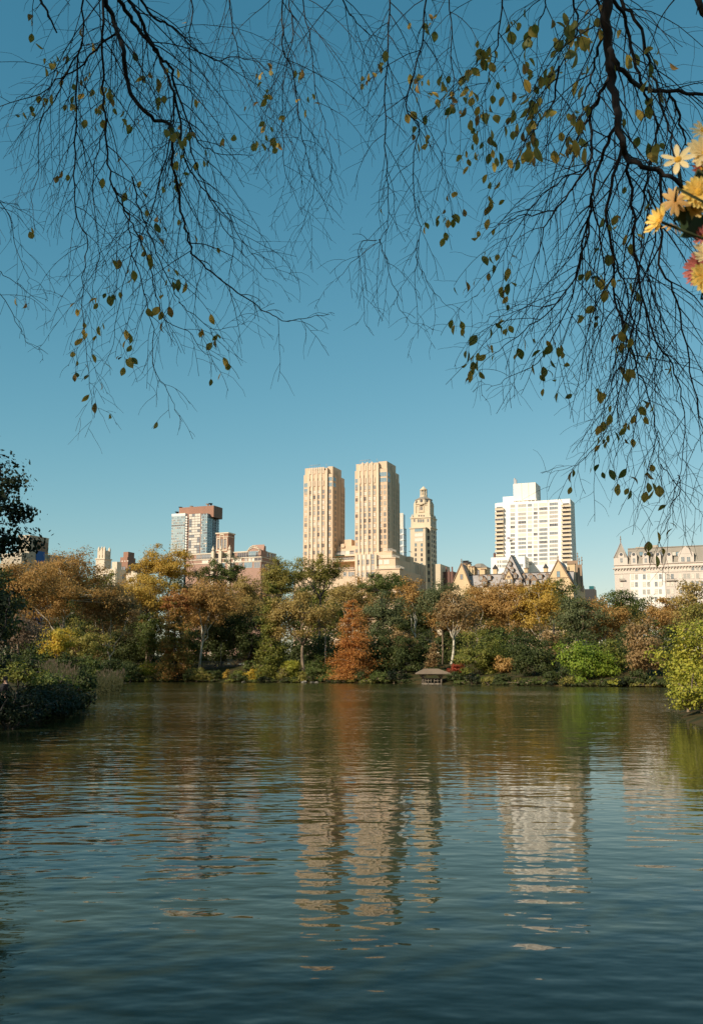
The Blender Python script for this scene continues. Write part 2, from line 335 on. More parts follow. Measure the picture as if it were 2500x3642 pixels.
class Bld:
    def __init__(s, name, label, corner, Y, cat='building', seed=1):
        p = at(*corner, Y); s.O = np.array([p[0], p[1], CITY]); s.rng = random.Random(seed)
        s.root = empty(name, tuple(s.O), -GA); tag(s.root, label, cat)
    def F(s, p, yo=0.0):                       # photo pixel -> (x, z) on the facade plane set back by yo
        d = ray(*p); O = s.O+VV*yo; t = ((O-CAM) @ VV)/(d @ VV); q = CAM+d*t-O
        return float(q @ UU), float(q[2])
    def S(s, p, xo=0.0):                       # photo pixel -> (y, z) on the side plane moved right by xo
        d = ray(*p); O = s.O+UU*xo; t = ((O-CAM) @ UU)/(d @ UU); q = CAM+d*t-O
        return float(q @ VV), float(q[2])
    def fx(s, p, yo=0.0): return s.F(p, yo)[0]
    def fz(s, p, yo=0.0): return s.F(p, yo)[1]
    def boxes(s, name, mat, lst, parent=None):
        mb = MB()
        for b in lst: mb.box(*b)
        return mb.build(name, mat, parent or s.root)
    def win(s, x, z, w, h, nx=1, ny=2, frame=None, pane=None, face='F', off=0.0, parent=None, name='window', mix='dmshb'):
        pane = pane or s.rng.choice(mix); me = win_mesh(w, h, nx, ny, frame or frame_white, pane)
        if face == 'F': return link(name, me, parent or s.root, (x, off, z))
        return link(name, me, parent or s.root, (off, x, z), (0, 0, math.pi/2))
    def rail(s, x0, x1, y0, y1, z, h=1.1, mat=None, name='railing', step=1.2):
        mb = MB()
        for (ax, ay, bx, by) in ((x0,y0,x1,y0),(x1,y0,x1,y1)):
            n = max(2, int(math.hypot(bx-ax, by-ay)/step))
            for i in range(n+1):
                t = i/n; px, py = ax+(bx-ax)*t, ay+(by-ay)*t; mb.box(px-.05, px+.05, py-.05, py+.05, z, z+h)
            mb.box(min(ax,bx)-.06, max(ax,bx)+.06, min(ay,by)-.06, max(ay,by)+.06, z+h, z+h+.12); mb.box(min(ax,bx)-.04, max(ax,bx)+.04, min(ay,by)-.04, max(ay,by)+.04, z+h*.45, z+h*.45+.08)
        return mb.build(name, mat or white_paint, s.root)

# ---- twin-towered tan apartment block
B = Bld('twin_tower_block', 'tan brick apartment block with twin ribbed towers rising above the middle of the tree line', ZA(868, 900), 590, seed=3)
def maj_tower(xl, xr, bl, br, cols, colr, ztop_core, zsh_l, zsh_r, zlow, zfin, rows, dep, glass_rows, side_cols, zc0):
    # xl..xr whole front, bl..br ribbed bay, core above
    tw = B.boxes('tower', tan_brick, [(xl, bl, .35, dep, 0, zsh_l), (bl, br, 0, dep*.93, 0, zfin-2.2), (br, xr, .8, dep, 0, zsh_r), (xl+.5, bl, 1.2, dep-2, zsh_l, zsh_l+4.5),
                                      (br-1.0, xr-1.0, 3.2, dep*.86, zsh_r, ztop_core), (bl+.5, br-.5, 1.0, dep*.8, zfin-2.2, zfin-.4)])
    mids = [bl+.35]+[(cols[i]+cols[i+1])/2 for i in range(len(cols)-1)]+[br-.35]
    for i, x in enumerate(mids):                          # ribs that run up into the crown fins
        B.boxes('rib', tan_trim, [(x-.5, x+.5, -.38, .02, 0, zfin-(0 if 0 < i < len(mids)-1 else 1.6)), (x-.62, x+.62, -.62, -.37, 0, zlow)], tw)
    for c in cols:                                        # panelled tops between the fins
        B.boxes('crown_panel', tan_trim, [(c-.45, c+.45, -.42, .02, zlow-5.5, zlow-2.0)], tw); B.boxes('crown_panel', tan_trim, [(c-.55, c+.55, -.30, .02, zlow+2.5, zlow+6.5)], tw)
    ww, hh = 1.75, 2.25
    for k, z in enumerate(rows):
        for c in cols: B.win(c, z, ww, hh, 2, 2, frame_tan, parent=tw, off=-.05, mix='dmmhhbb')
        B.win((xl+bl)/2, z-.2, 1.9, 2.1, 2, 2, frame_tan, parent=tw, off=.30, mix='dmmhhbb')
        for c in colr: B.win(c, z, 1.6, 2.3, 2, 2, frame_tan, parent=tw, off=.75, mix='dmmhhbb')
        for y in side_cols: B.win(y, z, 1.5, 2.2, 1, 2, frame_tan, parent=tw, face='S', off=xr+.05, mix='dddm')
        B.boxes('sill_band', tan_trim, [(bl+.5, br-.5, -.16, .01, z-hh/2-.85, z-hh/2-.55)], tw)
    for z in glass_rows:
        B.win((br+xr)/2, z, xr-br-.8, 2.6, 3, 1, frame_white, 's', parent=tw, off=.75)
        B.win(2.6+.8, z, 4.6, 2.6, 3, 1, frame_white, 's', parent=tw, face='S', off=xr+.05)
        B.win((xl+bl)/2, z-3, (bl-xl)*.8, 2.6, 2, 1, frame_white, 's', parent=tw, off=.30)
    for j, y in enumerate(np.linspace(dep*.45, dep*.96, 5)):  # side ribs
        B.boxes('rib', tan_trim, [(xr-.02, xr+.5, y-.45, y+.45, 0, zsh_r+3-j*2.2)], tw)
    mb = MB(); x0, x1 = bl, bl+(br-bl)*.55                 # roof rail and masts
    mb.tube([(x0, 2, ztop_core+1.4), (x1, 2, ztop_core+1.4)], .12, 4)
    for x in np.linspace(x0, x1, 5): mb.tube([(x, 2, zfin-3), (x, 2, ztop_core+1.4)], .09, 4)
    mb.tube([(br-1.5, 4, ztop_core-1), (br-2.6, 4, ztop_core+2.2)], .12, 4)
    mb.build('roof_rail', steel, tw)
    return tw
xl = B.fx(ZA(562, 600)); bl = B.fx(ZA(600, 600)); br = B.fx(ZA(788, 600))
cols = [B.fx(ZA(x, 565)) for x in (617, 661, 705, 749)]
rows = [B.fz(ZA(706, y)) for y in (356, 409, 460, 511, 565, 614, 667, 720, 773, 827, 881, 946)]
depR = B.S(ZA(984, 700))[0]
maj_tower(xl, 0.0, bl, br, cols, [B.fx(ZA(804, 565)), B.fx(ZA(842, 565))], B.fz(ZA(900, 112), 6), B.fz(ZA(580, 200)), B.fz(ZA(840, 172)), B.fz(ZA(700, 232)), B.fz(ZA(700, 116)),
          rows, depR, [B.fz(ZA(840, 226)), B.fz(ZA(840, 280))], [depR*q for q in (.12, .5, .62, .75, .88)], 0)
xr2 = B.fx(ZA(349, 600)); xl2 = B.fx(ZA(76, 600)); bl2 = B.fx(ZA(122, 600)); br2 = B.fx(ZA(302, 600))
cols2 = [B.fx(ZA(x, 600)) for x in (141, 182, 224, 265)]
rows2 = [B.fz(ZA(224, y)) for y in (397, 446, 497, 549, 597, 648, 699, 750, 801, 852, 906, 968)]
depL = max(20.0, B.S(ZA(440, 700), xr2)[0])
maj_tower(xl2, xr2, bl2, br2, cols2, [B.fx(ZA(322, 600))], B.fz(ZA(380, 162), 6), B.fz(ZA(100, 238)), B.fz(ZA(345, 222)), B.fz(ZA(220, 262)), B.fz(ZA(220, 166)),
          rows2, depL, [B.fz(ZA(340, 270)), B.fz(ZA(340, 324))], [depL*q for q in (.25, .45, .62, .78, .9)], 0)
# link between the towers, terraces and the long base
lk0, lk1 = xr2+.4, xl-.4
zt = B.fz(ZA(460, 910), 7)
B.boxes('link_block', tan_brick, [(lk0, lk1, 7, 24, 0, zt), (B.fx(ZA(440, 870), 9), B.fx(ZA(529, 870), 9), 9.5, 20, zt, B.fz(ZA(480, 848), 9)), (lk0+3, lk1-9, 6.2, 7, zt-1, zt+1.3)])
for (y0, y1, zz, l) in ((945, 992, 4.0, 0), (1010, 1042, .5, -2)):
    z1 = B.fz(ZA(450, y1), zz)
    B.boxes('terrace', tan_trim, [(lk0-.3+l, lk1+.3, zz, 8, z1-.9, z1)]); B.rail(lk0+l, lk1, zz+.2, zz+.4, z1)
    for i in range(5):
        x = lk0+(lk1-lk0)*(i+.5)/5; B.win(x, z1+1.6, 2.6, 2.5, 2, 1, frame_white, off=6.9 if zz > 2 else 7.9-1.0, mix='dmhb')
B.boxes('awning', green_awn, [(lk0+1, lk1-8, 2.0, 6.5, B.fz(ZA(450, 1002), 4), B.fz(ZA(450, 996), 4))])
# base tiers
T1, T2, T3 = -7.0, -4.0, -1.5
xb1 = B.fx(ZA(985, 1140), T1); zb1 = B.fz(ZA(880, 1128), T1); xb2 = B.fx(ZA(945, 1025), T2); zb2 = B.fz(ZA(870, 1024), T2); xb3 = B.fx(ZA(913, 960), T3); zb3 = B.fz(ZA(885, 962), T3)
xbl = B.fx(ZA(-20, 1000), T1); xbr = B.fx(ZA(775, 1060), T2); xbay = B.fx(ZA(582, 1060), T2)
zl1 = B.fz(ZA(450, 1140), T1)
B.boxes('base_block', tan_brick, [(xbl, xbay-.5, T1+1.5, 20, 0, zl1), (xbay, xbr, T2-1, 30, 0, B.fz(ZA(680, 995), T2-1)), (xbr, xb1, T1, 34, 0, zb1), (xbr, xb2, T2, 33, 0, zb2), (br, xb3, T3, 30, 0, zb3)])
for (x0, x1, y, z) in ((xbr-.5, xb1+.6, T1-.6, zb1), (xbr-.2, xb2+.5, T2-.5, zb2), (B.fx(ZA(862, 962), T3), xb3+.4, T3-.4, zb3), (xbl, xbay-1, T1+.9, zl1)):
    B.boxes('terrace', tan_trim, [(x0, x1, y, y+8, z-.02, z+.5)]); B.rail(x0+.3, x1-.3, y+.2, y+7.5, z+.5)
xcb = [B.fx(ZA(x, 1060), T2-1) for x in (598, 642, 687, 732)]
zcb = [B.fz(ZA(665, y), T2-1) for y in (1012, 1062, 1118, 1178)]
mids = [xbay+.4]+[(xcb[i]+xcb[i+1])/2 for i in range(3)]+[xbr-.4]
for x in mids: B.boxes('rib', tan_trim, [(x-.55, x+.55, T2-1.6, T2-.98, 0, B.fz(ZA(680, 992), T2-1)+.8)])
for z in zcb:
    for x in xcb: B.win(x, z, 2.0, 2.9, 2, 2, frame_white, off=T2-1.05, mix='mbbdh')
for z, (o, xa) in ((B.fz(ZA(830, 1060), T2), (T2, 0)), ):
    for x in (B.fx(ZA(798, 1060), T2), B.fx(ZA(862, 1058), T2)): B.win(x, z, 3.6, 3.0, 2, 1, frame_white, 'b', off=T2-.05)
for x in (500, 552): B.win(B.fx(ZA(x, 1072), T1), B.fz(ZA(x, 1076), T1+1.5)+1.0, 2.4, 3.2, 2, 2, frame_white, off=6.9, mix='mb')
for x in (470, 515, 545): B.win(B.fx(ZA(x, 1170), T1+1.5), B.fz(ZA(x, 1175), T1+1.5), 2.0, 2.6, 2, 2, frame_white, off=T1+1.45, mix='mb')
# long side wing running back up the side street, stepping down
ys1 = B.S(ZA(1090, 1000), xb2)[0]; ys2 = B.S(ZA(1240, 1140), xb2)[0]; zs1 = B.S(ZA(1040, 990), xb2)[1]; zs2 = B.S(ZA(1190, 1090), xb2)[1]
B.boxes('side_wing', tan_brick, [(br-8, xb2-.4, 32, ys1, 0, zs1), (br-8, xb2-.9, ys1-.1, ys2, 0, zs2)])
for y in np.arange(34, ys2-1, 3.4):
    zt = zs1 if y < ys1 else zs2
    B.boxes('rib', tan_trim, [(xb2-.95, xb2+.15, y-.5, y+.5, 0, zt+.8)])
    for z in np.arange(zt-3.2, zt-15, -3.5): B.win(y+1.7, z, 1.5, 2.2, 1, 2, frame_tan, face='S', off=xb2-.36 if y < ys1-2 else xb2-.86, mix='dddm')
mb = MB()
for y in np.arange(30, ys1, 5.0): mb.box(xb2-1.2, xb2-1.0, y-.1, y+.1, zs1, zs1+3.2)
mb.box(xb2-1.3, xb2-.9, 30, ys1, zs1+3.2, zs1+3.4)
mb.build('pergola', dark_metal, B.root)

# ---- slender buff tower with lantern
B = Bld('lantern_tower', 'slender buff stone tower with stepped top and domed lantern right of the twin towers', ZT(872, 1300), 720, seed=5)
dep = B.S(ZT(1078, 1400))[0]; yb = -5.0
x_l = B.fx(ZT(205, 1350)); xbL = B.fx(ZT(182, 1900), yb); xbR = B.fx(ZT(702, 1900), yb)
z_b = B.fz(ZT(470, 1515), yb); z_1 = B.fz(ZT(640, 1165)); z_m = B.fz(ZT(640, 1500))
u0 = B.fx(ZT(318, 900), 3); u1 = B.fx(ZT(852, 900), 3); z_2 = B.fz(ZT(570, 740), 3); z_2b = B.fz(ZT(570, 660), 3); d0, d1 = 3.0, dep-3
B.boxes('shaft', buff, [(xbL, xbR, yb, 3, 0, z_b), (x_l, 0, 0, dep, 0, z_1), (x_l+1.5, -1.2, 1.2, dep-1, z_1, B.fz(ZT(600, 1040), 3)), (u0, u1, d0, d1, z_1, z_2), (u0+.9, u1-.9, d0+.9, d1-.9, z_2, z_2b)])
B.boxes('cornice', buff, [(xbL-.5, xbR+.5, yb-.5, 3.5, z_b-.6, z_b+.2), (x_l-.5, .5, -.5, dep+.5, z_1-.4, z_1+.5), (x_l-.6, .6, .02, dep+.6, z_m-.5, z_m+.3), (u0-.4, u1+.4, d0-.4, d1+.4, z_2-.5, z_2+.3), (u0-.3, u1+.3, d0-.3, d1+.3, B.fz(ZT(570, 1030), 3)-.4, B.fz(ZT(570, 1030), 3)+.3)])
for (x, y) in ((u0+.7, d0+.3), (u1-.7, d0+.3), (u1-.7, d1-.3), (u0+.7, d1-.3)):
    mb = MB(); mb.box(x-.9, x+.9, y-.9, y+.9, z_1, z_2+1.6); mb.frustum((x,y,z_2+1.6), .9, (x,y,z_2+3.4), .25, 6); mb.build('buttress', buff, B.root)
for (x, y) in ((x_l+.8, .8), (-.8, .8), (-.8, dep-.8), (x_l+.8, dep*.5), (-.8, dep*.5)):
    mb = MB(); mb.box(x-.6, x+.6, y-.6, y+.6, z_1, z_1+1.8); mb.frustum((x,y,z_1+1.8), .6, (x,y,z_1+3.2), .15, 6); mb.build('finial', buff, B.root)
cxm, cym = (u0+u1)/2, (d0+d1)/2; rr_ = (u1-u0)*.52
zd0, zd1 = z_2b, B.fz(ZT(640, 545), 3); zl0, zl1, zl2, zl3 = B.fz(ZT(650, 470), 8), B.fz(ZT(650, 430), 8), B.fz(ZT(650, 235), 8), B.fz(ZT(650, 98), 8)
mb = MB(); mb.frustum((cxm,cym,zd0-1), rr_, (cxm,cym,zd1), rr_, 8, rot=math.pi/8); mb.build('drum', buff, B.root)
mb = MB(); mb.frustum((cxm,cym,zd1+.02), rr_+.35, (cxm,cym,zd1+.5), rr_+.35, 8, rot=math.pi/8); mb.frustum((cxm,cym,zd1+.5), rr_*.97, (cxm,cym,zl0), rr_*.45, 8, rot=math.pi/8); mb.build('dome', slate_tan, B.root)
rl = rr_*.40
mb = MB(); mb.frustum((cxm,cym,zl0-.5), rl*1.15, (cxm,cym,zl1), rl*1.1, 8, rot=math.pi/8); mb.frustum((cxm,cym,zl1), rl*.45, (cxm,cym,zl2), rl*.45, 8, rot=math.pi/8)
mb.frustum((cxm,cym,zl2), rl*1.12, (cxm,cym,zl2+.6), rl*1.12, 8, rot=math.pi/8); mb.frustum((cxm,cym,zl2+.6), rl*1.05, (cxm,cym,zl3), .12, 8, rot=math.pi/8); lan = mb.build('lantern', buff, B.root)
for k in range(8):
    a = math.pi/8+k*math.pi/4; mb = MB(); x, y = cxm+rl*.95*math.cos(a), cym+rl*.95*math.sin(a); mb.frustum((x,y,zl1-.05), .35, (x,y,zl2+.05), .28, 6); mb.build('column', buff, lan)
for k in range(8):
    a = k*math.pi/4; x, y = cxm+rr_*.935*math.cos(a), cym+rr_*.935*math.sin(a); mb = MB(); mb.frustum((0,0,0), 1.1, (0,0,.25), .8, 10); mb.build('oculus', glass_dark, B.root, (x, y, (zd0+zd1)/2), (0, math.pi/2, a))
for (y, w, p) in ((1590, 6.0, 's'), (1765, 6.0, 'b'), (1935, 6.0, 'b')): B.win(B.fx(ZT(475, y), yb), B.fz(ZT(475, y), yb), 6.4, 2.7, 4, 1, frame_white, p, off=yb-.05)
for y in (2110, 2280, 2450, 2620, 2790):
    for x in (368, 575): B.win(B.fx(ZT(x, y), yb), B.fz(ZT(x, y), yb), 1.3, 2.2, 1, 2, frame_dark, off=yb-.05, mix='ds')
for x in (460, 542, 622): B.win(B.fx(ZT(x, 1280)), B.fz(ZT(x, 1280)), 1.2, 2.2, 1, 2, frame_dark, 'm', off=-.05)
for x in (320, 790): B.win(B.fx(ZT(x, 1260)), B.fz(ZT(x, 1265)), 1.1, 2.2, 1, 2, brown_stone, 'm', off=-.05)
for x in (480, 565, 645): B.win(B.fx(ZT(x, 1108), 1.2), B.fz(ZT(x, 1108), 1.2), .9, 1.0, 1, 1, frame_dark, 'd', off=1.15)
for x in (540, 585): B.win(B.fx(ZT(x, 850), 3), B.fz(ZT(x, 850), 3), .8, 2.6, 1, 2, brown_stone, 'm', off=d0-.05)
mb = MB(); xa = B.fx(ZT(565, 850), 3); za = B.fz(ZT(565, 850), 3)
mb.box(xa-2.1, xa-1.6, d0-.35, d0-.01, za-2.4, za+2.6); mb.box(xa+1.6, xa+2.1, d0-.35, d0-.01, za-2.4, za+2.6); mb.box(xa-2.3, xa+2.3, d0-.6, d0-.01, za-2.9, za-2.4); mb.frustum((xa,d0-.2,za+2.6), 2.0, (xa,d0-.2,za+4.6), .3, 4, rot=math.pi/4); mb.build('niche_frame', buff, B.root)
for z in np.arange(z_m-3, z_m-45, -3.6):
    for q in (.22, .52, .62, .9): B.win(dep*q, z, 1.2, 2.1, 1, 2, frame_dark, face='S', off=.05, mix='ddm')
for z in np.arange(z_m-3, z_m-40, -5.2): B.win(B.fx(ZT(800, 1800)), z, 1.8, 2.8, 1, 2, brown_stone, 'd', off=-.05)
for z in (z_1-3, z_m+2.5):
    for q in (.3, .5, .7): B.win(dep*q, z, 1.2, 2.4, 1, 2, frame_white, face='S', off=.05, mix='dm')
B.boxes('lower_wing', buff, [(xbL+2, 6, 4, dep+14, 0, B.fz(ZA(1200, 1080)))])
for q in (1, 2, 3): B.boxes('finial', dark_brick, [(6+q*2.2, 6+q*2.2+.9, 10, 11, 0, B.fz(ZA(1385, 1120))+(q % 2)*2)])
B.boxes('rear_gable', dark_brick, [(6, 14, 10.5, 20, 0, B.fz(ZA(1370, 1140)))])

# ---- far pale glass skyscraper between the towers
B = Bld('glass_skyscraper', 'pale glass skyscraper glimpsed between the twin towers and the lantern tower', ZA(1022, 740), 1500, seed=6)
x0 = B.fx(ZA(975, 740)); dp = B.S(ZA(1050, 740))[0]; zt = B.fz(ZA(1005, 606)); zs = B.fz(ZA(1030, 742))
B.boxes('shaft', glass_mat('silver_glass', (.55,.62,.62), rough=.2), [(x0, -1, 1, dp-3, 0, zt), (x0+4, 0, 0, dp, 0, zs)])
for i, x in enumerate(np.linspace(x0+1, -1, 9)): B.boxes('mullion', frame_white, [(x-.5, x+.5, .4, 1.02, zs, zt+1.5)])
for i, z in enumerate(np.arange(zs-4, zs-80, -9.0)):
    B.win(x0*.5, z, abs(x0)*.55, 6.0, 3, 1, frame_white, 'm' if i % 2 else 's', off=-.2); B.win(dp*.5, z, dp*.7, 6.0, 3, 1, frame_white, 's', face='S', off=.2)
    B.boxes('floor_band', frame_white, [(x0+4, .6, -.6, dp*.9, z+3.6, z+4.6)])

# ---- white slab block with balconies
B = Bld('white_apartment_block', 'white brick apartment slab with stacked corner balconies and boxy rooftop plant room', ZC(1372, 650), 690, seed=8)
wl_ = B.fx(ZC(516, 650)); zr = B.fz(ZC(1000, 322)); dp = B.S(ZC(1416, 650))[0]
B.boxes('slab', white_brick, [(wl_, 0, 0, dp, 0, zr), (wl_+1, -30, 2, dp-2, zr, zr+.6)])
for q in (.18, .36, .54, .72, .9): B.boxes('pilaster', white_brick, [(-.01, .45, dp*q-.5, dp*q+.5, 0, zr-.3)])
B.boxes('penthouse', white_brick, [(B.fx(ZC(598, 320), 6), B.fx(ZC(720, 320), 6), 6, 18, zr, B.fz(ZC(655, 275), 6))])
bx0 = B.fx(ZC(717, 210), 5); bx1 = B.fx(ZC(970, 210), 5); bdp = 5+B.S(ZC(1024, 210), bx1)[0]-B.S(ZC(970, 210), bx1)[0]
zb0 = B.fz(ZC(840, 312), 5); zb1 = B.fz(ZC(840, 122), 5)
pr = B.boxes('plant_room', pale_panel, [(bx0, bx1, 5, bdp, zb0, zb1), (bx0-.3, bx1+.3, 4.7, bdp+.3, zb0-.5, zb0+.3)])
for x in (812, 890): B.boxes('panel_joint', frame_dark, [(B.fx(ZC(x, 210), 5)-.07, B.fx(ZC(x, 210), 5)+.07, 4.95, 5.02, zb0+.4, zb1-.1)], pr)
for q in np.linspace(7.5, bdp-1, 6): B.boxes('panel_joint', frame_dark, [(bx1-.02, bx1+.06, q-.08, q+.08, zb0+.4, zb1-.1)], pr)
for x in np.linspace(bx0+1, bx1-.6, 6): B.boxes('column', white_paint, [(x-.4, x+.4, 5.3, 6.1, zr, zb0-.5)])
B.boxes('louvre', frame_dark, [(bx0+1, bx1-1, 7.5, 8, zr, zb0-.5)])
for x, t in ((729, 65), (743, 80)):
    mb = MB(); xx = B.fx(ZC(x, 110), 8); mb.frustum((xx,9,zb0+4), .75, (xx,9,B.fz(ZC(x, t), 8)), .75, 10, smooth=True); mb.build('flue', steel, B.root)
GR = [(683, 735, 3), (770, 862, 5), (880, 928, 3), (945, 991, 3), (1008, 1104, 6), (1125, 1222, 5)]
for k in range(15):
    for (a, c, n) in GR:
        xa, za = B.fx(ZC(a, 380+k*47.4)), 0; xc = B.fx(ZC(c, 380+k*47.4)); xm = (a+c)/2
        z = B.fz(ZC(xm, 383+k*47.4-(xm-709)*.0535)); p = B.rng.choice('bbbhhmmd' if n < 5 else 'bbhhmmd')
        if z < 2: continue
        B.win((xa+xc)/2, z, xc-xa, 2.1, n, 1, white_paint, p, off=-.03)
for k in range(12):
    z = B.fz(ZC(565, 418+k*47.2)); xa = B.fx(ZC(518, 418+k*47)); xc = B.fx(ZC(612, 418+k*47))
    if True:
        bal = B.boxes('balcony', white_paint, [(xa, xc, -2.3, 0, z-1.1, z-.8)]); B.boxes('balcony_panel', balc_beige, [(xa, xc, -2.35, -2.2, z-.8, z+.35), (xc-.1, xc+.02, -2.2, -.02, z-.8, z+.35)], bal)
        B.boxes('handrail', frame_dark, [(xa, xc, -2.35, -2.25, z+.42, z+.52)], bal)
        B.win((xa+xc)/2-.3, z+.5, (xc-xa)*.7, 2.4, 3, 1, frame_dark, off=-.03, mix='dm')
        if k == 3: B.win((xa+xc)/2, z+1.4, xc-xa, 2.0, 3, 1, white_paint, 'd', off=-2.25)
for k in range(14):
    z = B.fz(ZC(1315, 378+k*47.2)); xa = B.fx(ZC(1265, 400+k*47)); xc = B.fx(ZC(1366, 400+k*47))
    bal = B.boxes('balcony', white_paint, [(xa, xc+.6, -2.3, 0, z-1.1, z-.8)]); B.boxes('balcony_panel', balc_beige, [(xa, xc+.6, -2.35, -2.2, z-.8, z+.35), (xa-.02, xa+.1, -2.2, -.02, z-.8, z+.35)], bal)
    B.boxes('handrail', frame_dark, [(xa, xc+.6, -2.35, -2.25, z+.42, z+.52)], bal)
    B.win((xa+xc)/2, z+.5, (xc-xa)*.7, 2.4, 3, 1, frame_dark, off=-.03, mix='dm')
fy = -16.0; f0 = B.fx(ZC(464, 1050), fy); f1 = B.fx(ZC(850, 1050), fy); zf = B.fz(ZC(700, 957), fy)
B.boxes('annexe', white_brick, [(f0, f1, fy, -3, 0, zf)])
for (x, y, w) in ((543, 1015, 1.2), (570, 1012, 1.2), (620, 1012, 4), (543, 1062, 1.2), (570, 1062, 1.2), (800, 1055, 3.2), (620, 1062, 4), (543, 1110, 1.2)): B.win(B.fx(ZC(x, y), fy), B.fz(ZC(x, y), fy), w, 1.9, 1 if w < 2 else 3, 1, frame_white, off=fy-.03, mix='mh')
for k in range(3): B.win(fy+5, zf-4-k*4.5, 3, 2.2, 3, 1, frame_white, 'm', face='S', off=f1+.03)
mb = MB(); xx = B.fx(ZC(493, 945), fy); mb.frustum((xx,fy+3,zf), .9, (xx,fy+3,zf+3), .9, 10); mb.frustum((xx,fy+3,zf+3), 1.0, (xx,fy+3,zf+4), .1, 10); mb.build('water_tank', dark_brick, B.root)
mb = MB(); xx = B.fx(ZC(640, 770)); zz = B.fz(ZC(640, 775)); mb.tube([(xx,-.1,zz),(xx+1.2,-3,zz+1.0)], .08, 5); fp = mb.build('flagpole', steel, B.root)
mb = MB(); pts = [(xx+1.0+.55*i, -2.4-.3*math.sin(i*1.1), zz+.8-.25*i*.3) for i in range(5)]
for i in range(4): mb.quad(pts[i], pts[i+1], tuple(np.add(pts[i+1], (0,0,1.5))), tuple(np.add(pts[i], (0,0,1.5))))
mb.build('flag', wall_mat('flag_cloth', (.30,.25,.28)), fp)

# ---- gabled buff brick mansion with slate roofs
B = Bld('gabled_mansion_block', 'gabled buff brick mansion block with steep grey slate roof below the white slab', ZC(1390, 1230), 585, seed=9)
xL = B.fx(ZC(62, 1190)); ze = B.fz(ZC(700, 1290)); zr = B.fz(ZC(700, 1152), 6); Dp = 46.0
B.boxes('wall', dakota_stone, [(xL, 0, .6, Dp, 0, ze), (xL-.3, .3, .1, .62, ze-1.2, ze-.5)])
def roof_slab(x0, x1, y0, y1, z0, z1, inset, name='roof', mat=None, par=None):
    mb = MB(); mb.quad((x0,y0,z0),(x1,y0,z0),(x1,y0+inset,z1),(x0,y0+inset,z1)); mb.quad((x1,y0,z0),(x1,y1,z0),(x1-inset*.3,y1-inset,z1),(x1,y0+inset,z1)); mb.quad((x0,y0+inset,z1),(x1,y0+inset,z1),(x1-inset*.3,y1-inset,z1),(x0,y1-inset,z1))
    mb.quad((x0,y1,z0),(x0,y0,z0),(x0,y0+inset,z1),(x0,y1-inset,z1)); return mb.build(name, mat or slate, par or B.root)
rf = roof_slab(xL, 0, .4, Dp, ze, zr, 5.5)
B.boxes('ridge_cap', dark_metal, [(xL, -.2, 5.6, 6.2, zr, zr+.35)], rf)
def gable(xa, xb, zb, xap, zap, y0, dep, stone, name='gable'):
    """steep gable: front triangle with coping and a pitched roof running back"""
    mb = MB(); mb.tri((xa,y0,zb),(xb,y0,zb),(xap,y0,zap)); mb.quad((xa,y0,0),(xb,y0,0),(xb,y0,zb),(xa,y0,zb)); mb.quad((xb,y0,0),(xb,y0+dep,0),(xb,y0+dep,zb),(xb,y0,zb)); g = mb.build(name, stone, B.root)
    mb = MB(); mb.quad((xa,y0+.2,zb),(xap,y0+.2,zap),(xap,y0+dep,zap),(xa,y0+dep,zb)); mb.quad((xb,y0+.2,zb),(xb,y0+dep,zb),(xap,y0+dep,zap),(xap,y0+.2,zap)); mb.build('gable_roof', slate, g)
    for (x0, x1) in ((xa, xap), (xb, xap)):
        mb = MB(); mb.tube([(x0*1.0+(x0-xap)*.03,y0-.15,zb-.3),(x1,y0-.15,zap+.25)], .42, 4); mb.build('coping', brown_stone, g)
    return g
def finial(x, y, z, h, par):
    mb = MB(); mb.frustum((x,y,z-.3), .38, (x,y,z+h*.45), .16, 6); mb.frustum((x,y,z+h*.4), .5, (x,y,z+h*.55), .5, 6); mb.frustum((x,y,z+h*.55), .18, (x,y,z+h*.75), .14, 6); mb.frustum((x,y,z+h*.72), .42, (x,y,z+h*.82), .4, 6); mb.frustum((x,y,z+h*.82), .15, (x,y,z+h), .03, 6); mb.build('finial', brown_stone, par)
g = gable(B.fx(ZC(15, 1290)), B.fx(ZC(250, 1290)), ze, B.fx(ZC(128, 1035), -1.5), B.fz(ZC(128, 1035), -1.5), -1.5, 26, dakota_stone); finial(B.fx(ZC(128, 1035), -1.5), -1.2, B.fz(ZC(128, 1035), -1.5), B.fz(ZC(128, 975))-B.fz(ZC(128, 1035)), g)
B.win(B.fx(ZC(130, 1185), -1.5), B.fz(ZC(130, 1185), -1.5), 1.8, 3.2, 1, 2, brown_stone, 'm', off=-1.55, parent=g)
zg = B.fz(ZC(1390, 1265), -1.5)
g = gable(B.fx(ZC(1080, 1265), -1.5), B.fx(ZC(1395, 1265), -1.5), zg, B.fx(ZC(1222, 995), -1.5), B.fz(ZC(1222, 995), -1.5), -1.5, 24, dakota_stone); finial(B.fx(ZC(1222, 995), -1.5), -1.2, B.fz(ZC(1222, 995), -1.5), B.fz(ZC(1222, 938))-B.fz(ZC(1222, 995)), g)
B.win(B.fx(ZC(1227, 1155), -1.5), B.fz(ZC(1227, 1155), -1.5), 2.0, 3.6, 1, 2, brown_stone, 's', off=-1.55, parent=g)
B.boxes('string_course', brown_stone, [(B.fx(ZC(1125, 1200), -1.5), B.fx(ZC(1350, 1200), -1.5), -1.7, -1.49, B.fz(ZC(1227, 1196), -1.5)-.15, B.fz(ZC(1227, 1196), -1.5)+.15)], g)
